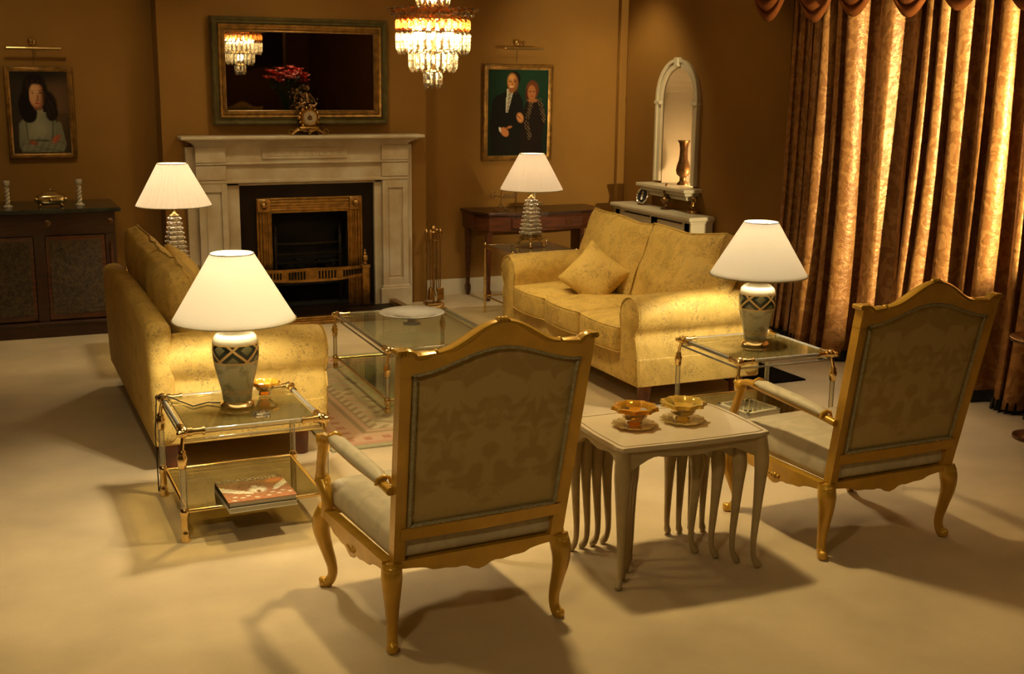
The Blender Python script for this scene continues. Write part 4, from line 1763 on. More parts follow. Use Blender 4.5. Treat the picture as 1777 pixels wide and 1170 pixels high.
def glass_table(name, label, cat, x, y, rz, wx, wy, h, shelf, group=None, glass='bronze_glass'):
    t = thing(name, label, cat, (x, y, 0), rz, group)
    cx = [(0, 0), (wx, 0), (wx, wy), (0, wy)]
    zt = h - .018
    for i in range(4):
        a, c = cx[i], cx[(i + 1) % 4]
        ba, bb = MB(), [MB(), MB()]
        rod(ba, bb, (a[0], a[1], zt), (c[0], c[1], zt), .0125)
        o = ba.build('top_rail', 'acrylic', t)
        for q_ in bb:
            q_.build('brass_ferrule', 'brass', o)
        ba = MB()
        ba.tube([(a[0], a[1], zt - .035), (c[0], c[1], zt - .035)], .006, 10)
        ba.build('under_rail', 'acrylic', t)
    for i, (px, py) in enumerate(cx):
        sx = 1 if px == 0 else -1
        sy = 1 if py == 0 else -1
        b = MB()
        b.ball((px, py, zt), .024, 14)
        b.ball((px - sx * .018, py - sy * .018, zt), .014, 10)
        for (dx, dy) in ((sx, 0), (0, sy)):
            b.tube([(px + dx * .012, py + dy * .012, zt), (px + dx * .035, py + dy * .035, zt)], .018, 12)
        b.build('corner_knob', 'brass', t)
        # leg: elbow, urn, clear rod, brass boot
        b = MB()
        off = .012
        b.tube([(px, py, zt - .01), (px - sx * off * .6, py - sy * off * .6, zt - .04), (px - sx * off, py - sy * off, zt - .075)], [.009, .008, .009], 10)
        b.lathe([(.010, zt - .150), (.017, zt - .145), (.019, zt - .120), (.021, zt - .100), (.015, zt - .088), (.017, zt - .080), (.010, zt - .070)], 16, (px - sx * off, py - sy * off, 0))
        b2 = MB()
        b2.lathe([(.021, 0), (.022, .008), (.017, .020), (.019, .032), (.015, .040), (.015, shelf - .02), (.019, shelf - .014), (.019, shelf + .012), (.013, shelf + .02)], 16, (px - sx * off, py - sy * off, 0))
        b3 = MB()
        b3.tube([(px - sx * off, py - sy * off, shelf + .018), (px - sx * off, py - sy * off, zt - .148)], .0135, 12)
        o = b3.build('leg', 'acrylic', t)
        b.build('brass_elbow', 'brass', o)
        b2.build('brass_foot', 'brass', o)
    for i in range(4):
        a, c = cx[i], cx[(i + 1) % 4]
        b = MB()
        b.tube([(a[0], a[1], shelf), (c[0], c[1], shelf)], .009, 10)
        b.build('lower_rail', 'brass', t)
    b = MB()
    b.box(.02, wx - .02, .02, wy - .02, zt - .004, zt + .006, .002, 1)
    b.build('glass_top', glass, t, smooth=False)
    b = MB()
    b.box(.008, wx - .008, .008, wy - .008, shelf - .003, shelf + .005)
    b.build('lower_glass', glass, t, smooth=False)
    return t


GT = 'acrylic and brass side tables with glass tops'
glass_table('glass_side_table', 'glass side table with acrylic rails left of the near armchair', 'side table', .704, 4.857, 0, .575, .575, .482, .125, GT)
glass_table('glass_side_table', 'glass side table with acrylic rails beside the right sofa', 'side table', 3.547, 5.075, -1, .575, .575, .482, .125, GT)
glass_table('coffee_table', 'long glass coffee table with acrylic rails between the two sofas', 'coffee table', 2.075, 6.378, -1, .72, 1.13, .385, .075, None, 'clear_glass')

# ----- bowl on the coffee table
b = MB()
b.lathe([(.055, 0), (.055, .006), (.030, .014), (.026, .028), (.060, .040), (.130, .052), (.190, .068), (.205, .076), (.198, .078), (.12, .060), (.04, .048), (.001, .046)], 48)
single('opal_bowl', b, 'opal_glass', 'wide shallow white opal glass bowl on the coffee table', 'bowl', (2.44, 7.02, .374))


# ----- scalloped amber glass bowls
def frill_bowl(name, label, x, y, z, rz, m, sc_=1.0, saucer=True, grp=None):
    if saucer:
        t = thing(name, label, 'bowl', (x, y, z), rz, grp)

    def rf(rr, a, tt):
        return rr * (1 + (.16 * math.cos(9 * a) + .05 * math.cos(18 * a)) * max(0, tt * 1.6 - .45 if tt < .55 else .45 - (tt - .55)))
    b = MB()
    prof = [(.036, .003), (.038, .010), (.034, .015), (.034, .018), (.046, .025), (.058, .038), (.066, .054), (.076, .060), (.084, .058), (.088, .048), (.083, .047), (.078, .054), (.068, .050), (.054, .036), (.036, .024), (.002, .021)]
    prof = [(r * sc_, zz * sc_ * 1.35) for r, zz in prof]
    b.lathe(prof, 96, rfun=rf)
    if not saucer:
        return single(name, b, m, label, 'dish', (x, y, z), rz, grp)
    b.build('bowl_body', m, t)
    if saucer:
        b = MB()
        b.lathe([(.030, 0), (.075, .002), (.088, .006), (.086, .009), (.06, .006), (.002, .004)], 96, ripple=.05, nrip=14)
        b.build('saucer', 'doily_glass', t)
    return t


NT = .565
frill_bowl('frilled_glass_bowl', 'amber frilled glass bowl on the nest of tables, left of the paler gold one', 2.288, 3.955, NT + .004, 0, 'amber_glass', 1.0, grp='frilled glass bowls on the nest of tables')
frill_bowl('frilled_glass_bowl', 'pale gold frilled glass bowl on the nest of tables, right of the amber one', 2.500, 3.945, NT + .004, 15, 'gold_glass', 1.0, grp='frilled glass bowls on the nest of tables')
frill_bowl('glass_ashtray', 'small amber glass dish behind the lamp on the left glass table', 1.135, 5.30, .472, 0, 'amber_glass', .78, saucer=False)

# cut crystal trinket near the front of the left side table
b = MB()
b.box(-.035, .035, -.022, .022, 0, .018, .005, 1)
for i in range(5):
    b.box(-.033 + i * .0145, -.023 + i * .0145, -.020, .020, .017, .024, .003, 1)
single('crystal_trinket_box', b, 'crystal', 'small cut crystal trinket box at the front of the left glass table', 'trinket box', (1.045, 4.955, .471), 8, smooth=False)


# ================================================================= BOOKS on the lower shelf
def cover(u, v):
    c = mix(A(92, 50, 26, .5), A(128, 70, 38, .5), sst(.2, .9, v))
    if v < .15:
        c = A(44, 22, 14, .5)
    # balconies rising left and right
    if inpoly(u, v, [(0, .30), (.30, .56), (.42, .66), (.42, .74), (.20, .66), (0, .52)]):
        c = A(196, 168, 140, .5)
    if inpoly(u, v, [(1, .22), (.78, .52), (.72, .66), (.78, .66), (1, .44)]):
        c = A(200, 172, 140, .5)
    c = mix(c, A(186, 90, 40, .5), .8 * ell(u, v, .84, .24, .14, .10, .6, -.5))
    c = mix(c, A(80, 36, 20, .5), .8 * ell(u, v, .40, .38, .22, .16, .7))
    c = mix(c, A(206, 150, 104, .5), ell(u, v, .52, .58, .12, .13, .4))
    c = mix(c, A(240, 206, 160, .5), ell(u, v, .50, .42, .045, .035, .4))
    c = mix(c, A(96, 46, 26, .5), ell(u, v, .52, .66, .03, .07, .4))
    for (x, y) in ((.14, .80), (.24, .86), (.33, .80), (.44, .90), (.70, .76), (.78, .84), (.86, .74), (.94, .82), (.10, .94), (.62, .88)):
        c = mix(c, A(224, 178, 140, .5), ell(u, v, x, y, .035, .022, .4))
    if math.sin(u * 60) * math.sin(v * 44) > .75:
        c = mix(c, A(60, 28, 16, .5), .6)
    return c


bk = thing('hardback_book', 'hardback book with a brown cathedral-like interior on its cover, topmost on the lower glass shelf', 'book', (.995, 4.895, .153), 1)
bk['label'] = 'hardback titled SYNAGOGUE with brown interior photo cover, topmost on lower glass shelf'
BW, BD = .285, .285
b = MB()
b.box(-BW / 2 + .004, BW / 2 - .004, -BD / 2 + .003, BD / 2 - .004, .003, .020)
b.build('page_block', 'book_pages', bk, smooth=False)
b = MB()
b.box(-BW / 2, BW / 2, -BD / 2, BD / 2, 0, .003)
b.box(-BW / 2, -BW / 2 + .003, -BD / 2, BD / 2, 0, .022)
b.build('back_cover', 'cover_dark', bk, smooth=False)
p = painting('front_cover', BW, BD, 72, 60, cover, MATS['book_print'], bk, .0235, .0035, 'XY')
tcu = bpy.data.curves.new('title_text', 'FONT')
tcu.body = 'SYNAGOGUE'
tcu.size = .040
tcu.align_x = 'CENTER'
tcu.space_character = 1.12
tcu.extrude = .0004
to = bpy.data.objects.new('title_tmp', tcu)
C.objects.link(to)
bpy.context.view_layer.update()
dg = bpy.context.evaluated_depsgraph_get()
tme = bpy.data.meshes.new_from_object(to.evaluated_get(dg))
tme.name = 'title_lettering'
tme.materials.clear()
tme.materials.append(MATS['letter_white'])
bpy.data.objects.remove(to)
tt = bpy.data.objects.new('title_lettering', tme)
C.objects.link(tt)
tt.parent = p
tt.location = (-.012, BD / 2 - .036, .0242)
bk2 = thing('hardback_book', 'pale-edged hardback book lying under the SYNAGOGUE book', 'book', (.995, 4.893, .1305), 2)
b = MB()
b.box(-BW / 2 + .004, BW / 2 - .004, -BD / 2 + .003, BD / 2 - .004, .0025, .0195)
b.build('page_block', 'book_pages', bk2, smooth=False)
b = MB()
b.box(-BW / 2, BW / 2, -BD / 2, BD / 2, 0, .0025)
b.box(-BW / 2, BW / 2, -BD / 2, BD / 2, .0195, .022)
b.box(-BW / 2, -BW / 2 + .003, -BD / 2, BD / 2, 0, .022)
b.build('cover', 'white_lacquer', bk2, smooth=False)

# cable from the left lamp
b = MB()
b.tube([(.93, 5.19, .481), (.87, 5.24, .477), (.80, 5.20, .477), (.77, 5.28, .477), (.72, 5.39, .482), (.676, 5.42, .478), (.665, 5.44, .30), (.67, 5.46, .02), (.70, 5.60, .006)], .003, 6)
tag(b.build('lamp_cable', 'cable_black'), 'thin dark cable trailing from the lamp over the left glass table', 'cable')

# white lattice box on the lower shelf of the right table
lb = thing('lattice_box', 'white box with an openwork lattice lid under the right glass side table', 'box', (3.70, 5.19, .131), 8)
b = MB()
b.box(-.115, .115, -.12, .12, 0, .045, .003)
b.build('box_body', 'white_lacquer', lb, smooth=False)
b = MB()
for s in (-1, 1):
    b.box(-.115, .115, s * .11 - .010, s * .11 + .010, .047, .056)
    b.box(s * .105 - .010, s * .105 + .010, -.12, .12, .047, .056)
for k in range(-3, 4):
    x = k * .035
    b.tube([(max(-.1, x - .1), max(-.1, -.1 + max(0, -.1 - (x - .1))), .052), (min(.1, x + .1), min(.1, .1 - max(0, x + .1 - .1)), .052)], .005, 4)
    b.tube([(max(-.1, x - .1), min(.1, .1 - max(0, -.1 - (x - .1))), .052), (min(.1, x + .1), max(-.1, -.1 + max(0, x)), .052)], .005, 4)
b.build('lattice_lid', 'white_lacquer', lb, smooth=False)
b = MB()
b.box(-.1, .1, -.1, .1, .0455, .0475)
b.build('dark_inside', 'cover_dark', lb, smooth=False)


# ================================================================= SOFAS
def wr_noise(p, s=1.0, k=14.0):
    return s * (math.sin(p[0] * k + 1.3 * math.sin(p[2] * 9 + p[1] * 5)) + .6 * math.sin(p[2] * k * 1.7 + p[0] * 6 + 2) + .5 * math.sin(p[1] * k * 1.3 + p[2] * 11))


def seam(b, hx, hy, z, r, zr, f=None, off=(0, 0, 0), rot=None, n=10):
    pass


def sofa(label, x, y, rz):
    """local: x along the length, y from front (0) to back, z up"""
    t = thing('sofa', label, 'sofa', (x, y, 0), rz, 'yellow damask sofas facing each other')
    L2, D = .99, .90
    M_ = 'sofa_damask'
    # base
    b = MB()
    b.rbox((0, D / 2 - .008, .225), (L2 - .02, D / 2 - .028, .087), .015, (10, 6, 2))
    b.build('base', M_, t)
    # arms: rolled
    for s in (-1, 1):
        xc = s * (L2 - .125)
        prof = []
        ci, cz, rr = 0.0, .550, .116
        # outline in local arm section (u outward positive, z)
        pts = [(-.095, .145), (-.095, .47)]
        for k in range(15):
            a = R(200 - k * 245 / 14)
            pts.append((.008 + rr * math.cos(a), cz + rr * math.sin(a) * .98))
        pts += [(.080, .452), (.078, .436), (.092, .405), (.100, .36), (.105, .145)]
        b = MB()
        ys = [0, .006, .02, .05, .2, .4, .6, .74, .80]
        sc2 = [.90, .965, .99, 1, 1, 1, 1, .99, .95]
        rings = []
        uc, zc0 = .008, .40
        for yy, q in zip(ys, sc2):
            rings.append([b.bm.verts.new((xc + s * (uc + (u - uc) * q), yy + .008, zc0 + (z - zc0) * q + (.012 * math.sin(yy * 3.4) if z > .5 else 0))) for u, z in pts])
        n = len(pts)
        for p_, q_ in zip(rings, rings[1:]):
            for k in range(n):
                b.bm.faces.new((p_[k], p_[(k + 1) % n], q_[(k + 1) % n], q_[k]))
        b.bm.faces.new(rings[0])
        b.bm.faces.new(list(reversed(rings[-1])))
        ao = b.build('arm', M_, t, ang=60)
        pb = MB()
        pb.tube([(xc + s * (uc + (u - uc) * .97), .010, zc0 + (z - zc0) * .97) for u, z in pts[1:-1]], .0045, 6)
        pb.build('piping', M_, ao)
    # back frame
    b = MB()

    def bf_(p):
        q = Vector(p)
        k = (q.z + .30) / .6
        q.y += .015 * k
        q.z += (.028 * (1 - (q.x / L2) ** 2) if q.z > 0 else 0)
        return q
    b.rbox((0, D - .095, .445), (L2 + .002, .062, .305), .055, (12, 2, 6), f=bf_)
    b.build('back_frame', M_, t)
    # seat cushions
    W_ = 2 * L2 - .44
    n = 3
    for k in range(n):
        cx_ = -W_ / 2 + W_ * (k + .5) / n
        hx, hy, hz = W_ / n / 2 - .005, .345, .080

        def f(p, hx=hx, hy=hy, cx_=cx_):
            q = Vector(p)
            e = (1 - (q.x / hx) ** 2) * (1 - (q.y / hy) ** 2)
            if q.z > 0:
                q.z += .032 * max(0, e) ** .6
            if q.y < -hy * .9:
                q.y -= .026 * max(0, 1 - (q.x / hx) ** 2)
            q.z += .0022 * wr_noise((q.x * 2 + cx_, q.y * 2, q.z))
            return q
        b = MB()
        b.rbox((cx_, .34, .385), (hx, hy, hz), .030, (9, 9, 3), f=f)
        so = b.build('seat_cushion', M_, t)
        pb = MB()
        for dz in (hz - .008, -hz + .008):
            pts = []
            for (a0, a1) in (((-1, -1), (1, -1)), ((1, -1), (1, 1)), ((1, 1), (-1, 1)), ((-1, 1), (-1, -1))):
                for i in range(8):
                    tt_ = i / 8
                    ux, uy = a0[0] + (a1[0] - a0[0]) * tt_, a0[1] + (a1[1] - a0[1]) * tt_
                    px, py = ux * (hx - .006), uy * (hy - .006)
                    if uy < -.9:
                        py -= .026 * (1 - ux * ux)
                    pts.append((cx_ + px, .34 + py, .385 + dz))
            pb.tube(pts, .005, 6, closed=True)
        pb.build('piping', M_, so)
    # two big back cushions
    for k in range(2):
        s = -1 if k == 0 else 1
        hx, hy, hz = W_ / 4 + .040, .105, .270
        rot = Matrix.Rotation(R(-17), 3, 'X') @ Matrix.Rotation(R(-s * 2.0), 3, 'Y')

        def f(p, hx=hx, hz=hz, s=s):
            q = Vector(p)
            e = max(0, 1 - (q.x / hx) ** 2) * max(0, 1 - (q.z / hz) ** 2)
            sg = 1 if q.y > 0 else -1
            q.y *= (.34 + .95 * e ** .5)
            q.z += .020 * (abs(q.x / hx) ** 3) * (1 if q.z > 0 else -.3)
            q.y += .006 * wr_noise((q.x * 1.4 + s, 0, q.z * 1.2)) * (1 if sg < 0 else .4)
            q.z -= .010 * math.sin(q.x * 9 + s) * (1 if q.z > .1 else 0)
            return q
        b = MB()
        b.rbox((s * (hx + .004), .625, .690), (hx, hy, hz), .045, (14, 3, 12), f=f, rot=rot)
        bo = b.build('back_cushion', M_, t)
        pb = MB()
        pts = []
        for (a0, a1) in (((-1, -1), (1, -1)), ((1, -1), (1, 1)), ((1, 1), (-1, 1)), ((-1, 1), (-1, -1))):
            for i in range(12):
                tt_ = i / 12
                ux, uz = (a0[0] + (a1[0] - a0[0]) * tt_) * .975, (a0[1] + (a1[1] - a0[1]) * tt_) * .975
                q = f(Vector((ux * hx, -hy * .92, uz * hz)))
                pts.append(rot @ Vector(q) + Vector((s * (hx + .004), .625, .690)))
        pb.tube(pts, .006, 6, closed=True)
        pb.build('piping', M_, bo)
    for (fx, fy) in ((-L2 + .13, .13), (L2 - .13, .13), (-L2 + .13, D - .13), (L2 - .13, D - .13)):
        b = MB()
        b.lathe([(.034, 0), (.038, .004), (.044, .142)], 18, (fx, fy, 0))
        b.build('leg', 'oxblood_leg', t)
    return t


sofa('yellow damask sofa on the right, facing left beside the couple portrait', 3.395, 6.855, -90)
sofa('yellow damask sofa on the left, its back to the dark cabinet', 1.56, 6.72, 90)


def throw_pillow(label, loc, size, rx, ry, rz, grp='small damask scatter cushions'):
    b = MB()
    hx, hz = size

    def f(p):
        q = Vector(p)
        ex, ez = abs(q.x / hx), abs(q.z / hz)
        e = max(0, 1 - ex ** 2) * max(0, 1 - ez ** 2)
        q.y *= (.16 + 1.15 * e ** .5)
        pin = .10
        q.x *= 1 - pin * (1 - ez ** 2) * ex
        q.z *= 1 - pin * (1 - ex ** 2) * ez
        q.y += .003 * wr_noise((q.x * 2, 0, q.z * 2))
        return q
    b.rbox((0, 0, 0), (hx, .065, hz), .030, (12, 2, 12), f=f)
    o = b.build('scatter_cushion', 'sofa_damask')
    o.location = loc
    o.rotation_euler = (R(rx), R(ry), R(rz))
    tag(o, label, 'cushion', grp)
    return o


throw_pillow('small damask scatter cushion propped mid-seat on the right sofa', (3.74, 7.06, .60), (.19, .18), -30, 32, -58)
throw_pillow('damask scatter cushion against the near arm of the right sofa', (3.97, 6.09, .69), (.21, .17), -22, 10, -66)
throw_pillow('damask scatter cushion at the far end of the left sofa', (1.14, 7.38, .66), (.21, .20), -24, 25, 62)
throw_pillow('damask scatter cushion slumped at the near end of the left sofa', (1.18, 6.12, .62), (.20, .17), -20, -10, 100)

# flat dark patch laid on the carpet behind the right sofa
tag(MB().box(4.32, 4.80, 6.13, 7.90, 0.001, .010).build('floor_patch', 'dark_patch', smooth=False), 'flat black patch on the carpet behind the right sofa', 'mat')


# ================================================================= RUG
def rugf(u, v):
    c = rug_pattern(u, v)
    return (c[0] * .74, c[1] * .74, c[2] * .52)


def rug_pattern(u, v):
    base = A(196, 152, 98, .8)
    pink = A(196, 138, 90, .8)
    dark = A(140, 102, 60, .6)
    W_, H_ = 1.45, 2.08
    x, y = u * W_, v * H_
    e = min(x, W_ - x, y, H_ - y)
    c = mix(base, A(178, 140, 86, .8), .5 + .5 * math.sin(x * 21) * math.sin(y * 17))
    if e < .05:
        c = A(160, 130, 80, .8)
    elif e < .24:
        c = pink if e > .09 else A(188, 120, 78, .8)
        al = x if (y < e + 1e-6 or H_ - y < e + 1e-6) else y
        if abs(e - .15) < .03 and math.sin(al * 60) > .2:
            c = A(176, 108, 66, .8)
    elif e < .262:
        c = dark
    elif e < .30:
        c = pink
    elif e < .36:
        c = base if math.sin((x + y) * 70) > -.2 else dark
    else:
        f1 = math.sin(x * 31 + 3 * math.sin(y * 13)) * math.sin(y * 29 + 3 * math.sin(x * 11))
        if f1 > .62:
            c = dark
        elif f1 < -.6:
            c = pink
    if abs(e - .05) < .006 or abs(e - .24) < .006 or abs(e - .30) < .005:
        c = dark
    return c


rg = painting('area_rug', 1.45, 2.08, 145, 208, rugf, MATS['rug_pile'], None, .010, .009, 'XY')
rg.location = (2.30, 6.82, 0)
tag(rg, 'faded pinkish patterned rug beneath the glass coffee table', 'rug')


# ================================================================= GILT ARMCHAIRS
def cr(pts, n=6):
    """Catmull-Rom through 3D points"""
    P = [Vector(p) for p in pts]
    P = [P[0] * 2 - P[1]] + P + [P[-1] * 2 - P[-2]]
    out = []
    for i in range(1, len(P) - 2):
        for k in range(n):
            t = k / n
            a, b_, c, d = P[i - 1], P[i], P[i + 1], P[i + 2]
            out.append(.5 * ((2 * b_) + (c - a) * t + (2 * a - 5 * b_ + 4 * c - d) * t * t + (3 * b_ - a - 3 * c + d) * t ** 3))
    out.append(P[-2])
    return out


def cabriole(b, x, y, ox, oy, z, r0, foot=True, k=1.0):
    """leg from (x,y,z) bowing outward along (ox,oy) down to a scrolled toe"""
    n = math.hypot(ox, oy)
    ox, oy = ox / n, oy / n
    prof = [(0, z), (.018, z * .86), (.022, z * .70), (.004, z * .48), (-.014, z * .28), (-.014, z * .15), (.002, z * .06), (.016, .012)]
    rad = [r0, r0 * 1.05, r0 * .88, r0 * .68, r0 * .55, r0 * .52, r0 * .56, r0 * .50]
    pts = cr([(x + ox * d * k, y + oy * d * k, zz) for d, zz in prof], 4)
    rr = []
    m = len(prof) - 1
    for i in range(len(pts)):
        t = i / (len(pts) - 1) * m
        j = min(int(t), m - 1)
        rr.append(rad[j] + (rad[j + 1] - rad[j]) * (t - j))
    b.tube(pts, rr, 10, up=(ox, oy, 0))
    if foot:
        fx, fy = x + ox * .016 * k, y + oy * .016 * k
        b.ball((fx, fy, .016), r0 * .62, 10)
        b.ball((fx + ox * .010, fy + oy * .010, .024), r0 * .38, 8)


def build_armchair(label, loc, rz):
    t = thing('gilt_armchair', label, 'armchair', loc, rz, 'gilt carved armchairs seen from behind')
    G = 'gilt_wood'
    W2 = .335              # half width at the rear posts
    LEAN = -.20            # dy per metre above the seat

    def yb(z):
        return 0.0 + (z - .30) * LEAN if z > .30 else 0.0

    def hw(z):
        return .318 + (z - .30) * .035

    # crest line (outer top edge), x -> z
    def crest(x):
        a = abs(x) / .345
        if a > .86:
            return 1.052 + .014 * math.sin((a - .86) / .14 * PI)
        if a > .62:
            return 1.046 + .006 * ((.86 - a) / .24)
        tt_ = a / .62
        return 1.054 + .085 * (math.cos(tt_ * PI) + 1) / 2

    def panel_top(x):
        a = min(1, abs(x) / .30)
        return .995 + .066 * (math.cos(a * PI) + 1) / 2

    # back frame = two posts + crest + bottom rail, as one carved frame
    b = MB()
    TH = .022
    for s in (-1, 1):
        pts_l, pts_u = [], []
        n = 14
        rings = []
        for i in range(n + 1):
            z = .30 + (1.03 - .30) * i / n
            xo, xi = s * hw(z), s * (hw(z) - .052)
            y = yb(z)
            rings.append([b.bm.verts.new(p) for p in ((xo, y - TH, z), (xo, y + TH, z), (xi, y + TH * .8, z), (xi + s * .008, y - TH * .6, z), )])
        for p_, q_ in zip(rings, rings[1:]):
            for k in range(4):
                b.bm.faces.new((p_[k], p_[(k + 1) % 4], q_[(k + 1) % 4], q_[k]))
        b.bm.faces.new(rings[0])
        b.bm.faces.new(list(reversed(rings[-1])))
    n = 44
    lower, upper = [], []
    for i in range(n + 1):
        x = -.343 + .686 * i / n
        lower.append((x, min(panel_top(x), crest(x) - .03) if abs(x) < .30 else .985))
        upper.append((x, crest(x)))
    b.strip(lower, upper, lambda x, z: yb(z) - TH, lambda x, z: yb(z) + TH)
    b.strip([(-.30, .405), (0, .400), (.30, .405)], [(-.30, .448), (0, .446), (.30, .448)], lambda x, z: yb(z) - TH * .9, lambda x, z: yb(z) + TH * .9)
    bf2 = b.build('back_frame', G, t, ang=40)
    # moulded roll along the crest
    b = MB()
    for (s0, s1) in ((-.335, -.225), (-.215, -.022), (.022, .215), (.225, .335)):
        pts = []
        for i in range(13):
            x = s0 + (s1 - s0) * i / 12
            z = crest(x)
            pts.append((x, yb(z) - .004, z + .002))
        b.tube(pts, [.012 + .006 * math.sin(PI * i / 12) for i in range(13)], 8, flat=(1.35, .8))
    for x in (-.012, .0, .012):
        b.ball((x, yb(1.14) - .004, crest(0) + .004), .014, 10)
    for s in (-1, 1):
        for q in (.325, .337, .348):
            b.tube([(s * q, yb(1.05) - .026, crest(.33) + .002), (s * q, yb(1.05) + .026, crest(.33) + .002)], .010, 8)
        b.ball((s * .220, yb(1.05), crest(.22) + .002), .014, 8)
    b.build('crest_moulding', G, bf2)
    # upholstered panel, both faces
    b = MB()
    nx, nz = 20, 20
    for side in (-1, 1):
        grid = []
        for j in range(nz + 1):
            row = []
            for i in range(nx + 1):
                uu = -1 + 2 * i / nx
                tt_ = j / nz
                x0 = uu * .30
                z = .445 + (panel_top(x0) - .445) * tt_
                xw = uu * (hw(z) - .048)
                e = (1 - uu ** 4) * (1 - (2 * tt_ - 1) ** 4)
                yy = yb(z) + side * (.008 + (.050 if side > 0 else .006) * e)
                row.append(b.bm.verts.new((xw, yy, z)))
            grid.append(row)
        for j in range(nz):
            for i in range(nx):
                b.bm.faces.new((grid[j][i], grid[j][i + 1], grid[j + 1][i + 1], grid[j + 1][i]))
    bpnl = b.build('back_panel', 'chair_damask_back', t)
    # rope braid round the rear face
    b = MB()
    path = []
    for i in range(31):
        x0 = -.292 + .584 * i / 30
        z = panel_top(x0) - .006
        path.append((x0 * 1.02, yb(z) - .020, z))
    m_ = 40
    for i in range(1, m_ + 1):
        z = .985 - (.985 - .455) * i / m_
        path.append(((hw(z) - .053), yb(z) - .020, z))
    for i in range(1, 41):
        x = .272 - .544 * i / 40
        path.append((x, yb(.455) - .020, .455))
    for i in range(1, m_):
        z = .455 + (.985 - .455) * i / m_
        path.append((-(hw(z) - .053), yb(z) - .020, z))
    b.tube(path, [.0052 + .0018 * (i % 2) for i in range(len(path))], 6, closed=True)
    b.build('braid_trim', 'white_fabric_trim', bpnl)

    # seat rails (carved aprons)
    FY = .60
    FW = .345
    b = MB()

    def apron(p, q, z_top, z_edge, z_mid, nseg=28, inn=(0, 0)):
        P_, Q_ = Vector(p), Vector(q)
        rows = []
        d = (Q_ - P_)
        nrm = Vector((d.y, -d.x)).normalized()
        for i in range(nseg + 1):
            tt_ = i / nseg
            c = P_ + d * tt_
            a = abs(2 * tt_ - 1)
            zl = z_mid + (z_edge - z_mid) * (1 - math.cos(a * PI)) / 2
            zl += -.012 * math.exp(-((a) / .10) ** 2) + .008 * math.exp(-((a - .18) / .06) ** 2) - .008 * math.exp(-((a - .55) / .07) ** 2)
            th_ = .020
            rows.append([b.bm.verts.new((c.x + nrm.x * s_ * th_, c.y + nrm.y * s_ * th_, zz)) for s_, zz in ((1, zl), (1, z_top), (-1, z_top), (-1, zl))])
        for p_, q_ in zip(rows, rows[1:]):
            for k in range(4):
                b.bm.faces.new((p_[k], p_[(k + 1) % 4], q_[(k + 1) % 4], q_[k]))
        b.bm.faces.new(rows[0])
        b.bm.faces.new(list(reversed(rows[-1])))
        # bead along the lower edge
        pts = [((r_[0].co + r_[3].co) / 2 + Vector((nrm.x * .014, nrm.y * .014, .002))) for r_ in rows]
        b.tube(pts, .006, 6)
    apron((-.30, 0), (.30, 0), .325, .300, .262)
    apron((.325, .01), (FW, FY - .02), .325, .295, .250)
    apron((-FW, FY - .02), (-.325, .01), .325, .295, .250)
    apron((FW - .02, FY), (-FW + .02, FY), .325, .295, .245)
    for s in (-1, 1):
        for (yy, r_) in ((.28, .014), (.30, .010), (.26, .010), (.32, .008)):
            b.ball((s * (.335 + .018), yy, .272), r_, 8)
    b.build('seat_rail', G, t, ang=45)
    # seat cushion
    b = MB()

    def f(p):
        q = Vector(p)
        e = max(0, 1 - (q.x / .33) ** 2) * max(0, 1 - (q.y / .31) ** 2)
        if q.z > 0:
            q.z += .035 * e ** .6
        q.x *= 1 + .02 * (q.y / .3)
        return q
    b.rbox((0, .30, .372), (.326, .312, .052), .040, (10, 10, 2), f=f)
    b.build('seat', 'chair_damask_seat', t)
    # legs
    for (x, y, ox, oy) in ((-.315, .0, -.35, -.9), (.315, .0, .35, -.9), (-FW + .01, FY, -.7, .7), (FW - .01, FY, .7, .7)):
        b = MB()
        front = y > .3
        cabriole(b, x, y, ox, oy, .315, .036 if not front else .036, k=.75 if not front else 1.1)
        b.ball((x + ox * .012, y + oy * .012, .300), .034, 12, .7)
        # carved knee leaves
        for kk in range(3):
            a = (kk - 1) * .5
            b.ball((x + ox * .028 + .012 * (kk - 1), y + oy * .028, .275 - .012 * abs(kk - 1)), .012, 8, 1.6)
        b.build('leg', G, t)
    # arms
    for s in (-1, 1):
        b = MB()
        zarm = .605
        arm = cr([(s * .335, yb(zarm) + .01, .585), (s * .345, .05, .600), (s * .36, .20, .612), (s * .365, .36, .622), (s * .365, .46, .628), (s * .365, .52, .615), (s * .365, .545, .590)], 5)
        nA = len(arm)
        b.tube(arm, [(.016 + .004 * math.sin(PI * i / (nA - 1)), .015) for i in range(nA - 4)] + [.020, .024, .024, .018], 10)
        b.ball((s * .365, .535, .600), .028, 12)
        for kk in range(3):
            b.ball((s * (.365 + .014 * (kk - 1)), .555, .612), .010, 8)
        sup = cr([(s * .365, .525, .600), (s * .368, .535, .560), (s * .365, .560, .510), (s * .358, .590, .460), (s * .352, .595, .430), (s * .350, .565, .395), (s * .345, .555, .350), (s * .342, .575, .300)], 5)
        nS = len(sup)
        rr = []
        for i in range(nS):
            q = i / (nS - 1)
            rr.append(.020 - .004 * math.sin(q * PI) + .010 * math.exp(-((q - .58) / .10) ** 2) + .008 * q)
        b.tube(sup, rr, 10, up=(1, 0, 0))
        b.ball((s * .350, .572, .412), .022, 10)
        ao = b.build('arm', G, t)
        b = MB()
        pad = [(s * .342, .005, .608), (s * .348, .04, .617), (s * .358, .17, .630), (s * .364, .30, .636), (s * .365, .37, .640), (s * .365, .415, .640)]
        b.tube(pad, [(.020, .010), (.030, .019), (.031, .020), (.031, .020), (.030, .019), (.022, .011)], 14)
        b.build('arm_pad', 'chair_damask_seat', ao)
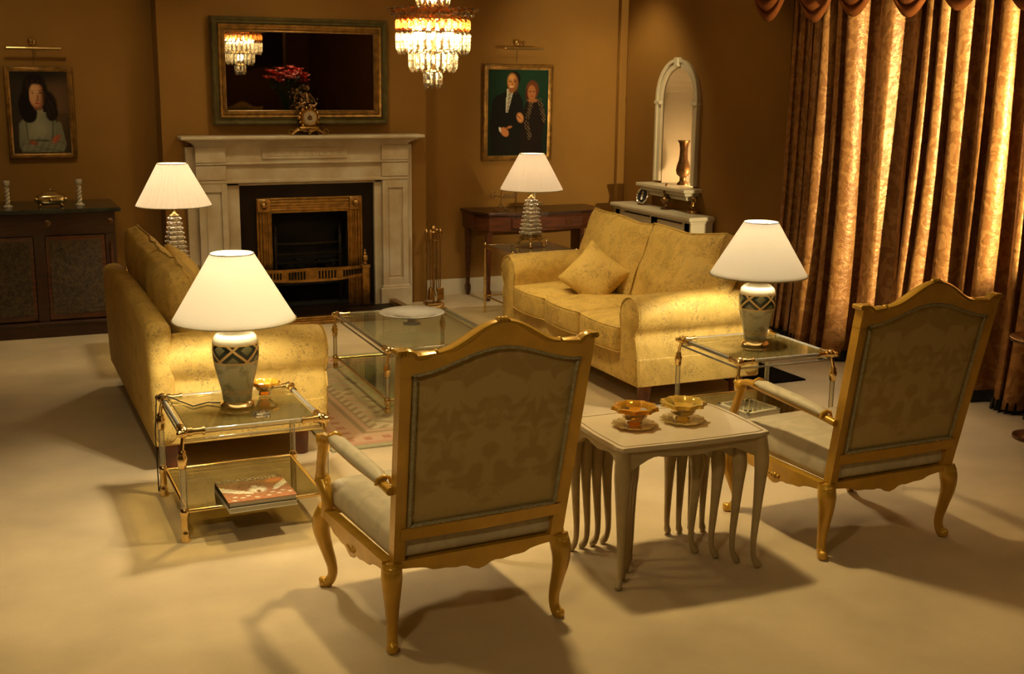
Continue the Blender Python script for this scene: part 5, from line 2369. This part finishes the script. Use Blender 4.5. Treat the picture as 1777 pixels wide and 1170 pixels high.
        for (yy, zz) in ((.003, .604), (.420, .640)):
            b = MB()
            xo_ = -.022 if yy < .1 else 0
            b.tube([(s * (.334 + xo_), yy, zz - .010), (s * (.340 + xo_), yy, zz + .010), (s * (.360 + xo_), yy, zz + .018), (s * (.382 + xo_), yy, zz + .010), (s * (.388 + xo_), yy, zz - .010)], .006, 6)
            b.build('pad_band', G, ao)
    return t


ac = build_armchair('gilt armchair with damask back, nearest the camera, left of the nested tables', (1.484, 3.604, 0), 3.3)
dup(ac, (3.340, 3.695, 0), 1.0, 'gilt armchair with damask back on the right, before the curtain', 'gilt carved armchairs seen from behind')
c3 = dup(ac, (4.35, -2.3, 0), 20, 'gilt armchair standing at the far end of the room behind the camera')
del c3['group']


# ================================================================= NEST OF TABLES
def nest_table(x, y, rz, wx, wy, h, label, top=True):
    t = thing('nesting_table', label, 'table', (x, y, 0), rz, 'cream painted nest of tables')
    b = MB()
    # serpentine-edged top
    n = 20
    pts = []

    def edge(p, q, bow):
        P_, Q_ = Vector(p), Vector(q)
        d = Q_ - P_
        nr = Vector((d.y, -d.x)).normalized()
        for i in range(n):
            tt_ = i / n
            c = P_ + d * tt_ + nr * bow * (math.sin(PI * tt_) ** 2) * 1.0
            pts.append((c.x, c.y))
    c_ = .012
    edge((c_, 0), (wx - c_, 0), .010)
    edge((wx, c_), (wx, wy - c_), .008)
    edge((wx - c_, wy), (c_, wy), .010)
    edge((0, wy - c_), (0, c_), .008)
    b.prism(pts, h - .018, h, 'XY', .004)
    to_ = b.build('tabletop', 'painted_top', t, smooth=False)
    if top:
        b = MB()
        cx_, cy_ = wx / 2, wy / 2
        pp = [(cx_ + (px - cx_) * (1 - .036 / wx), cy_ + (py - cy_) * (1 - .036 / wy), h + .0004) for px, py in pts]
        b.tube(pp, (.0022), 4, closed=True, flat=(1, .5))
        b.build('inlay_line', 'paint_groove', to_, smooth=False)
    b = MB()
    i_ = .028

    def ap(p, q):
        P_, Q_ = Vector(p), Vector(q)
        rows = []
        d = (Q_ - P_)
        nrm = Vector((d.y, -d.x)).normalized()
        for i in range(25):
            tt_ = i / 24
            c = P_ + d * tt_
            a = abs(2 * tt_ - 1)
            zl = h - .058 - .038 * sst(.55, 1.0, a) - .006 * math.cos(a * PI * 2)
            rows.append([b.bm.verts.new((c.x + nrm.x * s_ * .009, c.y + nrm.y * s_ * .009, zz)) for s_, zz in ((1, zl), (1, h - .018), (-1, h - .018), (-1, zl))])
        for p_, q_ in zip(rows, rows[1:]):
            for k in range(4):
                b.bm.faces.new((p_[k], p_[(k + 1) % 4], q_[(k + 1) % 4], q_[k]))
        b.bm.faces.new(rows[0])
        b.bm.faces.new(list(reversed(rows[-1])))
    ap((i_, i_), (wx - i_, i_))
    ap((wx - i_, i_), (wx - i_, wy - i_))
    ap((i_, wy - i_), (i_, i_))
    if top:
        ap((wx - i_, wy - i_), (i_, wy - i_))
    b.build('apron', 'painted_wood', t, ang=45)
    for (px, py, ox, oy) in ((i_, i_, -1, -1), (wx - i_, i_, 1, -1), (wx - i_, wy - i_, 1, 1), (i_, wy - i_, -1, 1)):
        b = MB()
        n1 = math.sqrt(2)
        ux, uy = ox / n1, oy / n1
        H = h - .02
        prof = [(.000, H, .026), (.006, H - .06, .030), (.010, H - .11, .029), (.007, H * .64, .0225), (.001, H * .42, .0165), (-.005, H * .20, .0125), (-.002, .050, .0112), (.009, .024, .0150), (.020, .009, .0130)]
        pp = cr([(px + ux * d_, py + uy * d_, z_) for d_, z_, r_ in prof], 4)
        m_ = len(prof) - 1
        rr = []
        for i in range(len(pp)):
            q = i / (len(pp) - 1) * m_
            j = min(int(q), m_ - 1)
            rr.append(prof[j][2] + (prof[j + 1][2] - prof[j][2]) * (q - j))
        b.tube(pp, rr, 10, up=(ux, uy, 0))
        b.ball((px + ux * .016, py + uy * .016, .010), .013, 10, .75)
        b.build('leg', 'painted_wood', t)
    return t


NX, NY2, NA = 2.092, 3.712, -1.7
ex = Vector((math.cos(R(NA)), math.sin(R(NA))))
ey = Vector((-math.sin(R(NA)), math.cos(R(NA))))
WX, WY = .652, .452
labs = ['cream painted outermost nesting table with two frilled glass bowls on it',
        'cream painted nesting table, second largest, tucked just inside the outermost one',
        'cream painted nesting table, third of the nest, inside the second largest',
        'cream painted nesting table, smallest and innermost of the nest']
for k in range(4):
    ins = .052 * k
    o2 = Vector((NX, NY2)) + ex * ins + ey * (.072 * k)
    nest_table(o2.x, o2.y, NA, WX - 2 * ins, WY - .064 * k, NT - .024 * k, labs[k], top=(k == 0))

# ================================================================= CURTAINS and SWAGS
cu = thing('curtain', 'long pleated bronze brocade curtain covering the right wall window', 'curtain', (0, 0, 0))


def curtain_mesh(y0, y1, x_of, z0, z1, seed, name, m, parent):
    rnd = random.Random(seed)
    b = MB()
    # irregular pleats
    ys, amp = [], []
    y = y0
    cols = []
    s = 0.0
    Lh = abs(y1 - y0)
    folds = []
    yy = 0.0
    while yy < Lh:
        if yy < .40:
            wd, am_ = rnd.uniform(.06, .10), rnd.uniform(.018, .030)
        elif yy < .62:
            wd, am_ = .11, .085
        else:
            wd = rnd.choice((.10, .13, .17, .23, .27)) * rnd.uniform(.9, 1.1)
            am_ = rnd.uniform(.055, .105)
        folds.append((yy, wd, am_, rnd.uniform(.7, 1.45)))
        yy += wd
    nz = 22
    for (a, wd, am, sk) in folds:
        for k in range(12):
            t_ = k / 12
            cols.append((a + wd * t_, am, t_, sk))
    grid = []
    for (a, am, t_, sk) in cols:
        col = []
        for j in range(nz + 1):
            q = j / nz
            z = z0 + (z1 - z0) * q
            w_ = math.sin(2 * PI * (t_ ** sk))
            sh_ = math.copysign(abs(w_) ** .75, w_)
            k_ = am * (1.0 - .35 * q) * (1 + .10 * math.sin(q * 7 + a * 9))
            yy_ = y0 + (y1 - y0) * a / Lh + .022 * math.sin(2 * PI * t_ * 2) * (1 - .3 * q) + .012 * math.sin(q * 4 + a * 5) + (.03 * (1 - q) ** 3) * math.sin(a * 14)
            flare = .05 * (1 - q) ** 5
            x = x_of(yy_) - sh_ * k_ - flare
            col.append(b.bm.verts.new((x, yy_, z)))
        grid.append(col)
    for p_, q_ in zip(grid, grid[1:]):
        for j in range(nz):
            b.bm.faces.new((p_[j], p_[j + 1], q_[j + 1], q_[j]))
    o = b.build(name, m, parent, ang=80)
    so = o.modifiers.new('thick', 'SOLIDIFY')
    so.thickness = .004
    # hem fringe
    h = MB()
    pts0 = [g_[0].co.copy() if False else None for g_ in []]
    return o, cols


def cx2(y):
    if y > 6.80:
        return 5.365 + .105 * sst(6.84, 7.00, y)
    return 5.365 + .145 * sst(6.80, 5.9, y)




o, cols = curtain_mesh(7.36, 2.6, cx2, .03, 2.72, 5, 'curtain_cloth', 'curtain_brocade', cu)
# fringe follows the lower edge
b = MB()
me = o.data
low = [v.co.copy() for v in me.vertices if abs(v.co.z - .03) < 1e-4]
low.sort(key=lambda c: -c.y)
for p_, q_ in zip(low[::1], low[1::1]):
    v = [b.bm.verts.new((c.x - dx, c.y, z)) for c, z, dx in ((p_, .075, .008), (q_, .075, .008), (q_, .012, .024), (p_, .012, .024))]
    b.bm.faces.new(v)
    v2 = [b.bm.verts.new((c.x + dx, c.y, z)) for c, z, dx in ((p_, .075, .01), (q_, .075, .01), (q_, .012, .02), (p_, .012, .02))]
    b.bm.faces.new(v2)
    b.bm.faces.new((v[3], v[2], v2[2], v2[3]))
    b.bm.faces.new((v[0], v[1], v2[1], v2[0]))
fo = b.build('hem_fringe', 'black_fringe', cu)
# the rail it hangs from
b = MB()
b.tube([(5.46, 7.42, 2.74), (5.50, 2.5, 2.74)], .016, 10)
b.build('curtain_rail', 'old_brass', cu)

# swags of the pelmet: each swag is one hanging piece of cloth
def swag(y0, y1, xf, zt, drop, label):
    b = MB()
    nu, nv = 26, 30
    grid = []
    for i in range(nu + 1):
        u = -1 + 2 * i / nu
        row = []
        for j in range(nv + 1):
            v = j / nv
            sag = drop * v * (1 - u * u * .92)
            fold = .020 * math.sin(v * 2 * PI * 5) * (1 - u * u * .6)
            yy = (y0 + y1) / 2 + (y1 - y0) / 2 * u * (1 + .05 * v)
            xx = xf - .06 * math.sin(v * PI * .9) * (1 - u * u * .7) + fold
            row.append(b.bm.verts.new((xx, yy, zt - sag - .012 * math.sin(v * 2 * PI * 5 + 1))))
        grid.append(row)
    for p_, q_ in zip(grid, grid[1:]):
        for j in range(nv):
            b.bm.faces.new((p_[j], p_[j + 1], q_[j + 1], q_[j]))
    o = b.build('pelmet_swag', 'swag_cloth', None, ang=80)
    so = o.modifiers.new('thick', 'SOLIDIFY')
    so.thickness = .005
    return tag(o, label, 'swag', 'rust cloth swags of the curtain pelmet')


sw_lab = ['rust cloth pelmet swag at the left end of the curtain, next to the wall',
          'rust cloth pelmet swag, second from the left end of the curtain',
          'rust cloth pelmet swag, third from the left end of the curtain',
          'rust cloth pelmet swag, fourth from the left end of the curtain',
          'rust cloth pelmet swag, fifth from the left end of the curtain',
          'rust cloth pelmet swag at the right edge of the photo']
yy = 7.64
for k, L_ in enumerate(sw_lab):
    swag(yy - .52, yy, 5.27 + .045 * (k % 2), 2.70, .40 + .02 * (k % 2), L_)
    yy -= .46
b = MB()
b.box(5.28, XR + .02, 2.5, 7.66, 2.70, 2.76, .01)
pb_ = b.build('pelmet_board', 'swag_cloth', smooth=False)
tag(pb_, 'long rust cloth covered board above the curtain swags', 'pelmet')

# ================================================================= ROUND TABLE at the right edge
rt = thing('round_side_table', 'small round side table with a dark rim by the curtain', 'side table', (5.19, 4.60, 0))
b = MB()
b.lathe([(.19, .535), (.20, .540), (.20, .556), (.19, .560), (.001, .560)], 48)
b.build('tabletop', 'mahogany', rt)
b = MB()
b.lathe([(.14, 0), (.14, .015), (.05, .04), (.025, .08), (.022, .30), (.035, .40), (.022, .46), (.05, .535)], 24)
b.build('pedestal', 'mahogany', rt)

# ================================================================= CHANDELIER
CHX, CHY = 2.505, 6.80
ch = thing('chandelier', 'tiered crystal chandelier hanging above the coffee table, lit', 'chandelier', (CHX, CHY, 0))
b = MB()
b.lathe([(.150, 2.208), (.200, 2.205), (.215, 2.222), (.232, 2.240), (.262, 2.262), (.258, 2.268), (.225, 2.262), (.150, 2.262)], 64, ripple=.035, nrip=8)
b.build('rim', 'crystal_amber', ch)
b = MB()
for k in range(56):
    a = 2 * PI * k / 56
    r_ = .236 * (1 + .035 * math.cos(8 * a))
    b.ball((r_ * math.cos(a), r_ * math.sin(a), 2.236), .011, 6)
    if k % 2 == 0:
        r_ = .262 * (1 + .035 * math.cos(8 * a))
        b.ball((r_ * math.cos(a), r_ * math.sin(a), 2.262), .010, 6)
b.build('crystal_garland', 'crystal', ch)
b = MB()
for (r_, z) in ((.195, 2.215), (.198, 2.138), (.122, 2.03), (.046, 1.915)):
    b.tube([(r_ * math.cos(2 * PI * k / 48), r_ * math.sin(2 * PI * k / 48), z) for k in range(48)], .004, 6, closed=True)
    for k in range(4):
        a = PI / 2 * k
        b.tube([(0, 0, z + .01), (r_ * math.cos(a), r_ * math.sin(a), z)], .003, 5)
b.tube([(0, 0, 1.90), (0, 0, CEIL - .03)], .008, 8)
b.lathe([(.06, CEIL - .03), (.062, CEIL - .004), (.05, CEIL)], 24)
b.build('frame', 'old_brass', ch)


def prism_mesh(L_, w_, m, nm):
    b = MB()
    b.lathe([(.001, 0), (w_ * .7, -.006), (w_, -.016), (w_ * .92, -L_ * .72), (w_ * .55, -L_ * .9), (.001, -L_)], 6)
    o = b.build(nm, m, ch, smooth=False)
    return o


def ring_prisms(n, r_, z, L_, w_, m, ph=0):
    p = prism_mesh(L_, w_, m, 'crystal_drop')
    for k in range(n):
        a = 2 * PI * k / n + ph
        q = p if k == 0 else p.copy()
        if k:
            C.objects.link(q)
            q.parent = ch
        q.location = (r_ * math.cos(a), r_ * math.sin(a), z)
        q.rotation_euler = (0, 0, a)


ring_prisms(26, .197, 2.212, .078, .0225, 'crystal_amber')
ring_prisms(28, .198, 2.140, .130, .0215, 'crystal')
ring_prisms(18, .124, 2.035, .125, .0210, 'crystal')
ring_prisms(9, .044, 1.915, .100, .0145, 'crystal')
ring_prisms(14, .085, 2.42, .14, .018, 'crystal')
for k in range(6):
    a = 2 * PI * k / 6
    b = MB()
    b.lathe([(.008, 2.10), (.009, 2.13), (.018, 2.155), (.012, 2.18), (.001, 2.195)], 10, (.11 * math.cos(a), .11 * math.sin(a), 0))
    b.build('bulb', 'bulb', ch)
    point('chandelier_light', (.11 * math.cos(a), .11 * math.sin(a), 2.145), 26, .03, WARM2, ch)
b = MB()
b.lathe([(.008, 2.30), (.012, 2.33), (.022, 2.36), (.012, 2.39), (.001, 2.40)], 10)
b.build('bulb', 'bulb', ch)
point('chandelier_light', (0, 0, 1.985), 9, .03, WARM2, ch)
point('chandelier_light', (0, 0, 2.33), 30, .03, WARM2, ch)

# ================================================================= UNSEEN DOWNLIGHTS, SOME ADDED AS FILL
for i, ((x, y), tg, pw, cone) in enumerate(DOWNLIGHTS):
    t = thing('unseen_downlight', 'unseen brass ringed ceiling downlight', 'ceiling light', (x, y, CEIL), 0, 'recessed downlights in the ceiling')
    b = MB()
    b.lathe([(.045, -.004), (.060, -.006), (.062, 0)], 24)
    b.build('ring', 'brass', t)
    b = MB()
    b.lathe([(.044, -.003), (.001, -.0035)], 20)
    b.build('lens', 'bulb', t)
    spot('downlight_spot', (0, 0, -.02), (tg[0] - x, tg[1] - y, tg[2] - CEIL), pw, cone, .8, .13, WARM2, t)

# ================================================================= THINGS SEEN ONLY IN THE MIRROR
tb_ = thing('display_table', 'round dark table with flowers, reflected in the mirror', 'table', (4.15, 1.5, 0))
b = MB()
b.lathe([(.50, .74), (.52, .745), (.52, .77), (.50, .775), (.001, .775)], 40)
b.build('tabletop', 'dark_mahogany', tb_)
b = MB()
b.lathe([(.28, 0), (.28, .03), (.08, .08), (.05, .3), (.07, .5), (.05, .65), (.12, .74)], 24)
b.build('pedestal', 'dark_mahogany', tb_)
fv = thing('flower_vase', 'tall dark vase of red lilies, reflected in the mirror', 'flowers', (4.22, 1.55, .775))
b = MB()
b.lathe([(.07, 0), (.08, .01), (.10, .12), (.085, .25), (.06, .36), (.075, .42), (.068, .42), (.05, .34)], 24)
b.build('vase', 'leaf_green', fv)
b = MB()
fl_ = MB()
rnd = random.Random(3)
for k in range(34):
    a = rnd.uniform(0, 2 * PI)
    q = rnd.uniform(.05, .34)
    z = .98 - q * q * 1.4 + rnd.uniform(-.10, .06)
    c = Vector((q * math.cos(a), q * math.sin(a), z))
    b.tube([(0, 0, .38), (c.x * .5, c.y * .5, .38 + (z - .38) * .6), c], .004, 5)
    for m_ in range(6):
        aa = 2 * PI * m_ / 6 + rnd.random()
        tip = c + Vector((.075 * math.cos(aa), .075 * math.sin(aa), .035 + rnd.uniform(-.02, .02)))
        mid = c + Vector((.04 * math.cos(aa), .04 * math.sin(aa), .030))
        fl_.tube([c, mid, tip], [.008, .022, .003], 5, flat=(1, .4))
    if k < 22:
        tip = c + Vector((rnd.uniform(-.1, .1), rnd.uniform(-.1, .1), -.16))
        b.tube([c * .6 + Vector((0, 0, .2)), (c + tip) / 2, tip], [.006, .022, .002], 5, flat=(1, .3))
b.build('foliage', 'leaf_green', fv)
fl_.build('petals', 'red_petal', fv)
for (x, y, a, lab) in ((3.83, 1.68, 25, 'silver photo frame left of the flowers, reflected in the mirror'), (4.46, 1.72, -20, 'silver photo frame right of the flowers, reflected in the mirror'), (3.98, 1.84, 8, 'silver photo frame in front of the flowers, reflected in the mirror')):
    t = thing('photo_frame', lab, 'photo frame', (x, y, .776), a + 180)
    b = MB()
    for s in (-1, 1):
        b.box(s * .085 - .010, s * .085 + .010, -.006, .006, 0, .24, .002)
    b.box(-.095, .095, -.006, .006, 0, .02, .002)
    b.box(-.095, .095, -.006, .006, .22, .24, .002)
    b.build('frame', 'silver', t, smooth=False)
    b = MB()
    b.box(-.078, .078, -.001, .004, .018, .222)
    b.build('photograph', 'blue_glass', t, smooth=False)
    b = MB()
    b.tube([(0, .006, .18), (0, .08, .004)], .005, 6)
    b.build('stand', 'dark_bronze', t)
# picture on the far wall
t = thing('wall_picture', 'framed dark picture on the wall behind the camera', 'picture', (5.0, YF + .03, 1.65), 180)
frame_rect(.95, 1.2, [(0, .02), (0, -.02), (.02, -.035), (.05, -.02), (.07, -.008)], MATS['gilt_frame'], t, 'picture_frame')
b = MB()
b.box(-.42, .42, -.004, .0, .06, 1.14)
b.build('canvas', 'dark_mahogany', t, smooth=False)
# floor lamp just outside the frame beside the curtain
flp = thing('floor_lamp', 'brass floor spotlight standing beside the curtain, aimed along its folds', 'lamp', (5.03, 3.60, 0))
b = MB()
b.lathe([(.14, 0), (.145, .012), (.05, .03), (.014, .05), (.012, 1.60)], 24)
b.build('pole', 'brass', flp)
aim = Vector((.309, .951, -.05)).normalized()
b = MB()
hd = Vector((0, 0, 1.66))
b.tube([hd - aim * .10, hd - aim * .06, hd + aim * .02, hd + aim * .10], [.03, .055, .062, .075], 20, caps=False)
b.build('lamp_head', 'brass', flp)
b = MB()
b.ball(hd + aim * .03, .03, 12)
b.build('bulb', 'bulb', flp)
spot('lamp_spot', hd + aim * .11, hd + aim * 3, 680, 58, .35, .03, WARM2, flp)
